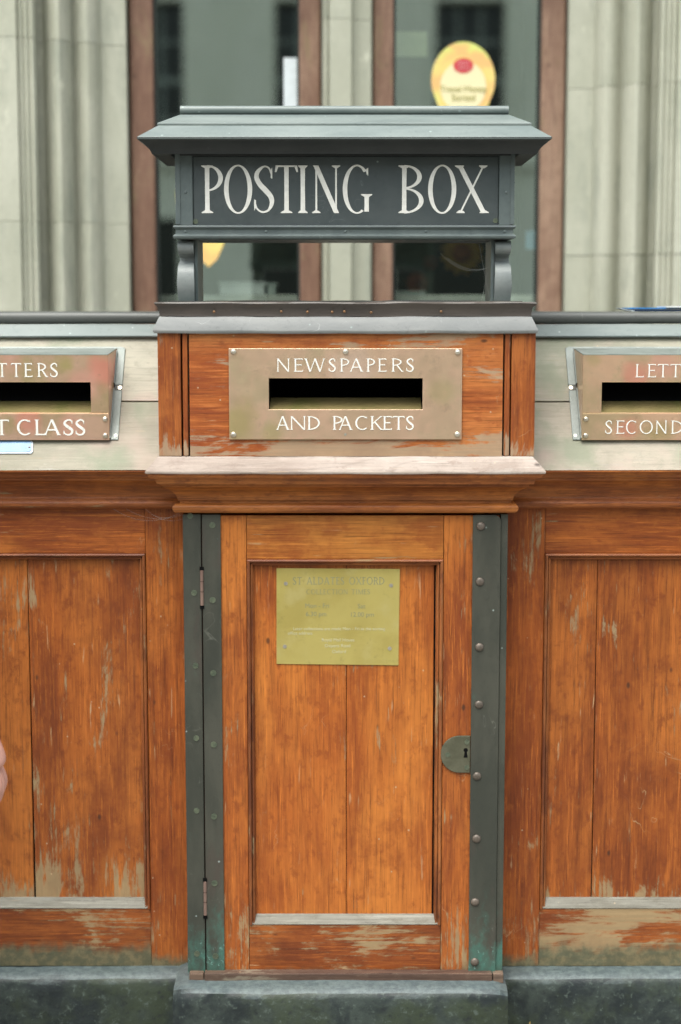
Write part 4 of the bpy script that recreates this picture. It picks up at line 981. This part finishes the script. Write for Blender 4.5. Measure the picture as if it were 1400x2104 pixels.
# enamel label below the left hood, leaflets on the right wing
def slope_pt(px, py, proud=.004):
    YS0, ZS0 = YW - .066, zz(966, YW - .066); YS1 = YW + .138; ZS1 = zz(689, YS1)
    lo, hi = 0, 1
    for _ in range(40):
        m = (lo + hi) / 2; y = YS0 + (YS1 - YS0) * m; z = ZS0 + (ZS1 - ZS0) * m
        if z < zz(py, y): lo = m
        else: hi = m
    n = Vector((0, -(ZS1 - ZS0), YS1 - YS0)).normalized()
    return Vector((xx(px, py, y), y, z)) + n * proud, n
LBL = flat('pale_blue_enamel', (.14, .29, .48), .35, .5, .25, 30); LBW = flat('white_enamel_rim', (.36, .43, .50), .35, .5, .1)
c0, nn = slope_pt(-40, 932, .0015); lb = thing('enamel_label', 'small pale blue enamel label below the left letters hood', 'label', c0)
def slab(name, px0, px1, r0, r1, pr0, pr1, mat, parent):
    q = [slope_pt(px0, r0, pr0)[0], slope_pt(px1 - 3, r0, pr0)[0], slope_pt(px1, r0 + 4, pr0)[0], slope_pt(px1, r1 - 4, pr0)[0], slope_pt(px1 - 4, r1, pr0)[0], slope_pt(px0, r1, pr0)[0]]
    return G().prism(q, nn * (pr1 - pr0)).out(name, mat, parent)
slab('rim', -150, 68, 905.5, 933, .0012, .0026, LBW, lb); fce = slab('face', -147, 65, 908, 930, .0027, .0033, LBL, lb)
p_, _ = slope_pt(61, 921, .0033); inst(NAIL, 'nail', p_, lb, scale=.7)
ztop_w = zz(640.5, .246)
def leaflet(px0, px1, r0, r1, Y, d, c, label, rz=0.0, curl=0.0):
    p = at((px0 + px1) / 2, (r0 + r1) / 2, Y); a, b = xx(px0, 630, Y), xx(px1, 630, Y)
    th = max(.0012, (r1 - r0) * (Y - CAM.y) / F)
    t = thing('leaflet', label, 'leaflet', (p.x, Y + d / 2, ztop_w))
    return t, a, b, th
zz0 = ztop_w + .0012
def paper(label, px0, px1, Y, d, z0, th, mat, lift=0.0, edge=None):
    a, b = xx(px0, 632, Y), xx(px1, 632, Y)
    t = thing('leaflet', label, 'leaflet', ((a + b) / 2, Y + d / 2, z0), 'leaflets lying on the right wing')
    n = 8; rows = []
    for i in range(n + 1):
        u = i / n; x = a + (b - a) * u; l = lift * (1 - u) ** 2
        rows.append([(x, Y + .004 * u, z0 + l), (x, Y + .004 * u, z0 + l + th), (x, Y + d, z0 + l + th), (x, Y + d, z0 + l)])
    G().loft(rows, closed=True, caps=True).out('sheet', mat, t)
    if edge: 
        G().loft([[(p[0], p[1] + .001, p[2] + th + .0004 - (th if k in (0, 3) else 0) * .2) for k, p in enumerate(r)] for r in rows[1:-1]], closed=True, caps=True).out('printed_band', edge, t)
paper('navy leaflet lying at the bottom of the papers on the right wing', 1300, 1470, .27, .10, zz0, .0045, flat('navy_print', (.012, .03, .07), .35), edge=None)
paper('bright blue leaflet on the navy one at the top of the right wing', 1294, 1480, .275, .10, zz0 + .0052, .0026, flat('blue_print', (.03, .20, .50), .35))
paper('white leaflet topmost of the papers on the right wing', 1370, 1500, .268, .11, zz0 + .0084, .0022, flat('white_print', (.75, .80, .84), .4))
paper('crumpled pale slip left of the blue leaflets on the right wing', 1275, 1306, .262, .06, zz0 + .0003, .0012, flat('pale_print', (.62, .70, .74), .4), lift=.006)

# ================================================================== SIGN
sg = thing('posting_box_sign', 'dark metal roofed sign reading POSTING BOX in white on two scroll brackets', 'sign', (0, .1, zz(620, .02)))
YSN = .0; HS = .3435; DS = .21
cxs = .5 * (xx(358, 400, YSN) + xx(1058, 400, YSN))
def sxp(px): return xx(px, 400, YSN)
zs_top, zs_bot = zz(300, YSN), zz(463, YSN)
box('body', cxs - HS + .006, cxs + HS - .006, YSN + .006, YSN + DS - .006, zs_bot - .02, zs_top, SIGN, sg)
pn = box('name_panel', sxp(397.5), sxp(1024.5), YSN + .0025, YSN + .0058, zs_bot, zz(321, YSN), SIGN, sg, bevel=.0006)
for a, b in ((362.5, 396), (1026, 1055.5)):
    pw = box('corner_post', sxp(a), sxp(b), YSN - .001, YSN + DS, zs_bot, zs_top, SIGNF, sg, bevel=.0012)
    box('post_edge', sxp(a) - .002 if a < 700 else sxp(b) - .006, sxp(a) + .008 if a < 700 else sxp(b) + .002, YSN - .003, YSN + .006, zs_bot + .002, zs_top - .004, SIGNF, sg, bevel=.0008)
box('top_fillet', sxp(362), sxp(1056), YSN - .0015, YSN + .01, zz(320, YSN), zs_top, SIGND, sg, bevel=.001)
def oct_sweep(name, prof, mat, **k):                       # mitred round all four sides
    rows = []
    for (sx_, sy_) in ((-1, -1), (1, -1), (1, 1), (-1, 1), (-1, -1)):
        rows.append([(cxs + sx_ * (HS + o), (YSN - o if sy_ < 0 else YSN + DS + o), z) for o, z in prof])
    return G().loft(rows, closed=True).out(name, mat, sg, **k)
q = lambda o, r: (o, zz(r, YSN - o))
oct_sweep('base_moulding', [(-.01, zz(462, YSN)), q(.0, 462), q(.003, 463), q(.004, 466), q(.002, 469), q(-.001, 471), q(-.001, 480), q(.002, 482), q(.0045, 485), q(.003, 489), q(-.002, 491), (-.02, zz(491, YSN)), (-.02, zz(462, YSN))], SIGNF, auto=40)
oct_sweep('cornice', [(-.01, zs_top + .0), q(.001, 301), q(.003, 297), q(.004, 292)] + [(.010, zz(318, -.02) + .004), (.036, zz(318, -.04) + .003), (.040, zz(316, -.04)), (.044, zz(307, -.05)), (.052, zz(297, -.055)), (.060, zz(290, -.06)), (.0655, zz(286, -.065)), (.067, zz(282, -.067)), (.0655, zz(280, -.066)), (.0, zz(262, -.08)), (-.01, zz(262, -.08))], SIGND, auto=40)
# roof: two overlapping courses and a roll along the ridge
ze, zm_, zr_ = zz(280.5, -.066), zz(257.5, -.02), zz(236, .045)
def hip(name, o0, z0, o1, z1, f0, f1, mat, th=.0045):
    """one roof course: outset on x and on y at foot and head"""
    v = []
    for (ox, oy, z) in ((o0, f0, z0), (o1, f1, z1)):
        v += [(cxs - HS - ox, YSN - oy, z), (cxs + HS + ox, YSN - oy, z), (cxs + HS + ox, YSN + DS + oy, z), (cxs - HS - ox, YSN + DS + oy, z)]
    v += [(x, y, z - th) for x, y, z in v[:4]] 
    fc = [(0, 1, 5, 4), (1, 2, 6, 5), (2, 3, 7, 6), (3, 0, 4, 7), (4, 5, 6, 7), (8, 11, 10, 9), (0, 8, 9, 1), (1, 9, 10, 2), (2, 10, 11, 3), (3, 11, 8, 0)]
    return mesh(name, v, fc, mat, sg, bevel=.0012)
hip('roof_course', .0665, ze, .026, zz(255.5, -.015), .0665, .018, LEAD)
hip('roof_course', .031, zz(257, -.021) + .0045 , -.008, zz(235, .05), .0225, -.05, LEAD)
rr = []
yr_ = YSN + .058; zrd = zz(226, yr_); rad = (zz(217, yr_) - zz(235, yr_)) / 2
g = G(); g.cyl((cxs - HS + .008, yr_, zrd), rad, (1, 0, 0), 2 * (HS - .008), 18); g.cyl((cxs - HS + .008, YSN + DS - .058, zrd), rad, (1, 0, 0), 2 * (HS - .008), 18)
g.box(cxs - HS + .012, cxs + HS - .012, yr_, YSN + DS - .058, zrd - rad * .6, zrd + rad * .8)
g.out('ridge_roll', LEAD, sg, auto=40)
# lettering: tall narrow roman capitals
YL = YSN + .0025
letters('lettering', [('P', 416.5, 458.5), ('O', 460.5, 518.5), ('S', 521.5, 565.5), ('T', 565, 613), ('I', 613.5, 631.5), ('N', 643.5, 697.5), ('G', 704.5, 759), ('B', 821.5, 871), ('O', 880, 938), ('X', 939.5, 1000.5)], 339.5, 437.5, YL, WHITE, pn, T=.098, t=.034)
RIVS = dome_mesh('rivet', .0034, .0015, SIGNF, 10, 3)
for px, py, y in ((381, 395, -.001), (381, 475, .001), (1041, 395, -.001), (1037, 475, .001), (547, 475, .001), (710, 475, .001), (875, 475, .001)): inst(RIVS, 'rivet', at(px, py, YSN + y), sg)
for px, py in ((402, 455), (1018.5, 453)): inst(SCR_G, 'screw', at(px, py, YL), sg, scale=.8)
for px in (727, 1007): inst(RIVS, 'rivet', at(px, 298, YSN - .003), sg)
# scroll brackets
def bracket(px0, px1, inner):
    x0, x1 = xx(px0, 550, .02), xx(px1, 550, .02)
    z = lambda r: zz(r, .02)
    # side outline (y, z): scroll head, neck, swelling foot
    pr = []
    for i in range(13):
        a = R(100 + 230 * i / 12); pr.append((.028 + .0155 * math.cos(a), z(508) + (z(494) - z(521)) / 2 * math.sin(a)))
    pr += [(.040, z(522)), (.047, z(528)), (.046, z(535)), (.034, z(540)), (.018, z(547)), (.011, z(562)), (.009, z(582)), (.013, z(600)), (.020, z(614)), (.024, z(620.5))]
    pr += [(.125, z(620.5)), (.125, z(492))]
    zn, zbl = z(531), z(585)
    def wid(zq): return -.0016 * math.exp(-((zq - zn) / .010) ** 2) + .0016 * math.exp(-((zq - zbl) / .022) ** 2)
    n_ = len(pr); G().add([(x0 - wid(q_), y, q_) for y, q_ in pr] + [(x1 + wid(q_), y, q_) for y, q_ in pr], [tuple(range(n_)), tuple(range(2 * n_ - 1, n_ - 1, -1))] + [(i, (i + 1) % n_, n_ + (i + 1) % n_, n_ + i) for i in range(n_)]).out('bracket', BRK, sg, auto=42)
    xi0, xi1 = (x1 + .0004, x1 + .007) if inner > 0 else (x0 - .007, x0 - .0004)
    box('bracket_web', xi0, xi1, .034, .165, z(620.3), z(492), SIGNF, sg, bevel=.001)
bracket(366, 398.5, 1); bracket(1017.5, 1050, -1)
box('underside', cxs - HS + .02, cxs + HS - .02, YSN + .02, YSN + DS - .02, zz(491.5, YSN) - .0004, zz(489, YSN), BRONZE, sg)

# ================================================================== SMALL THINGS
WEBM = flat('cobweb_silk', (.55, .57, .54), .6, .3)
def web(label, strands, rad=.00022):
    t = None; g = G()
    for pts in strands:
        for a, b in zip(pts[:-1], pts[1:]):
            a, b = Vector(a), Vector(b); g.cyl(a, rad, b - a, (b - a).length, 4)
    o = g.out('cobweb', WEBM); tag(o, label, 'cobweb'); return o
def sag(p, q, d, n=10): return [Vector(p).lerp(Vector(q), i / n) - Vector((0, 0, d * 4 * (i / n) * (1 - i / n))) for i in range(n + 1)]
web('thin cobweb strands hanging beside the right bracket under the sign', [sag(at(905, 520, .06), at(1012, 545, .06), .022), sag(at(920, 530, .06), at(1010, 547, .06), .014), sag(at(985, 500, .06), at(1008, 618, .06), .004), sag(at(1002, 560, .06), at(990, 618, .06), .002)])
web('faint cobweb in the corner under the left cornice', [sag(at(232, 1045, .055), at(372, 1052, .03), .022), sag(at(260, 1046, .055), at(374, 1058, .03), .014), sag(at(300, 1047, .055), at(376, 1066, .02), .012), sag(at(318, 1060, .06), at(370, 1056, .03), .006)], .00009)
LEAF = flat('dry_leaf', (.42, .28, .08), .6, .3, .3, 200)
p = at(1088, 2090, -.02)
o = mesh('fallen_leaf', [(p.x - .006, -.03, 0.0005), (p.x + .008, -.03, .0005), (p.x + .007, -.022, .045), (p.x + .002, -.02, .076), (p.x - .006, -.022, .055), (p.x + .001, -.028, .03)], [(0, 1, 5), (1, 2, 5), (2, 3, 5), (3, 4, 5), (4, 0, 5)], LEAF)
m = o.modifiers.new('thick', 'SOLIDIFY'); m.thickness = .0006
tag(o, 'dry yellow leaf propped in the corner between the plinth blocks', 'leaf')

# ---- passer-by standing just left of the frame: only the edge of the hanging hand shows
SKIN = flat('fair_skin', (.66, .36, .29), .5, .4, .12, 60)
CLOTH = flat('pale_shirt_cotton', (.62, .66, .72), .8, .2, .1, 40); JEAN = flat('blue_denim', (.05, .08, .15), .8, .2, .2, 120); HAIR = flat('brown_hair', (.06, .035, .02), .6, .3, .3, 200); SHOE = flat('dark_shoe_leather', (.02, .018, .016), .4, .4)
hand_tip = at(18, 1600, -.35)
B = Vector((hand_tip.x - .47, -.35, 0)); per = thing('person', 'person in a pale shirt and jeans, only the edge of one hanging hand in view', 'person', B)
def skin(name, pts, edges, mat, parent, sub=2, root=0):
    me = bpy.data.meshes.new(name); b = base_of(parent)
    me.from_pydata([tuple(Vector(p[:3]) - b) for p in pts], edges, []); me.materials.append(mat)
    o = bpy.data.objects.new(name, me); link(o, parent)
    s = o.modifiers.new('skin', 'SKIN'); s.use_smooth_shade = True
    for i, p in enumerate(pts):
        r = p[3]; me.skin_vertices[0].data[i].radius = (r, r) if not isinstance(r, tuple) else r
        me.skin_vertices[0].data[i].use_root = (i == root)
    m = o.modifiers.new('sub', 'SUBSURF'); m.levels = sub; m.render_levels = sub
    return o
bx_, by_ = B.x, B.y
wr_ = Vector((hand_tip.x - .052, by_, zz(1494, -.35)))     # wrist of the near hand
def P4(x, y, z, r): return (bx_ + x, by_ + y, z, r)
wrx = wr_.x - bx_
pts = [P4(0, 0, .93, (.15, .10)), P4(0, 0, 1.10, (.135, .095)), P4(0, 0, 1.30, (.16, .105)), P4(0, 0, 1.44, (.09, .07)), P4(0, 0, 1.50, .052), P4(0, .015, 1.56, .06), P4(0, .02, 1.66, (.075, .09)), P4(0, .01, 1.72, (.05, .06)),
       P4(.17, 0, 1.40, .058), P4(wrx - .115, -.03, 1.12, .042), P4(wrx, 0, wr_.z, .027), P4(-.17, 0, 1.40, .058), P4(-.24, -.02, 1.12, .042), P4(-.25, .03, .88, .027),
       P4(.09, 0, .86, .09), P4(.10, .01, .48, .058), P4(.10, -.02, .09, .042), P4(-.09, 0, .86, .09), P4(-.10, .01, .48, .058), P4(-.10, -.02, .09, .042)]
skin('body', pts, [(0, 1), (1, 2), (2, 3), (3, 4), (4, 5), (5, 6), (6, 7), (2, 8), (8, 9), (9, 10), (2, 11), (11, 12), (12, 13), (0, 14), (14, 15), (15, 16), (0, 17), (17, 18), (18, 19)], SKIN, per)
k = 1.13
sh = [P4(0, 0, .90, (.165, .115)), P4(0, 0, 1.10, (.15, .108)), P4(0, 0, 1.30, (.175, .118)), P4(0, 0, 1.44, (.10, .08)), P4(.175, 0, 1.405, .068), P4(wrx - .118, -.03, 1.12, .052), P4(wrx - .016, -.002, wr_.z + .045, .036), P4(-.175, 0, 1.405, .068), P4(-.245, -.02, 1.13, .055), P4(-.25, .025, .91, .04)]
skin('shirt', sh, [(0, 1), (1, 2), (2, 3), (2, 4), (4, 5), (5, 6), (2, 7), (7, 8), (8, 9)], CLOTH, per)
skin('trousers', [P4(0, 0, .93, (.158, .112)), P4(.092, 0, .84, .102), P4(.10, .01, .48, .072), P4(.10, -.02, .07, .06), P4(-.092, 0, .84, .102), P4(-.10, .01, .48, .072), P4(-.10, -.02, .07, .06)], [(0, 1), (1, 2), (2, 3), (0, 4), (4, 5), (5, 6)], JEAN, per)
skin('hair', [P4(0, -.02, 1.60, .07), P4(0, -.01, 1.69, (.084, .09)), P4(0, .0, 1.745, (.06, .07))], [(0, 1), (1, 2)], HAIR, per)
for s in (-1, 1): skin('shoe', [P4(s * .10, -.04, .035, .045), P4(s * .10, .06, .035, .045), P4(s * .105, .15, .028, .035)], [(0, 1), (1, 2)], SHOE, per)
hd = [(wr_.x, wr_.y, wr_.z + .01, .024), (wr_.x + .010, wr_.y + .01, wr_.z - .05, (.018, .036)), (wr_.x + .024, wr_.y + .012, wr_.z - .095, (.016, .040))]
HAND = skin('hand', hd, [(0, 1), (1, 2)], SKIN, per)
for i, (dy, L) in enumerate(((.040, .072), (.015, .082), (-.010, .076), (-.032, .060))):
    z0 = wr_.z - .085
    f = [(wr_.x + .022, wr_.y + dy * .8 + .01, z0, .0105), (wr_.x + .032, wr_.y + dy + .012, z0 - L * .45, .0095), (wr_.x + .024, wr_.y + dy + .014, z0 - L * .8, .0082), (wr_.x + .008, wr_.y + dy + .014, z0 - L, .0065)]
    skin('finger', f, [(0, 1), (1, 2), (2, 3)], SKIN, HAND)
f = [(wr_.x + .004, wr_.y + .030, wr_.z - .035, .012), (wr_.x - .004, wr_.y + .058, wr_.z - .065, .011), (wr_.x - .012, wr_.y + .066, wr_.z - .100, .009)]
skin('thumb', f, [(0, 1), (1, 2)], SKIN, HAND)
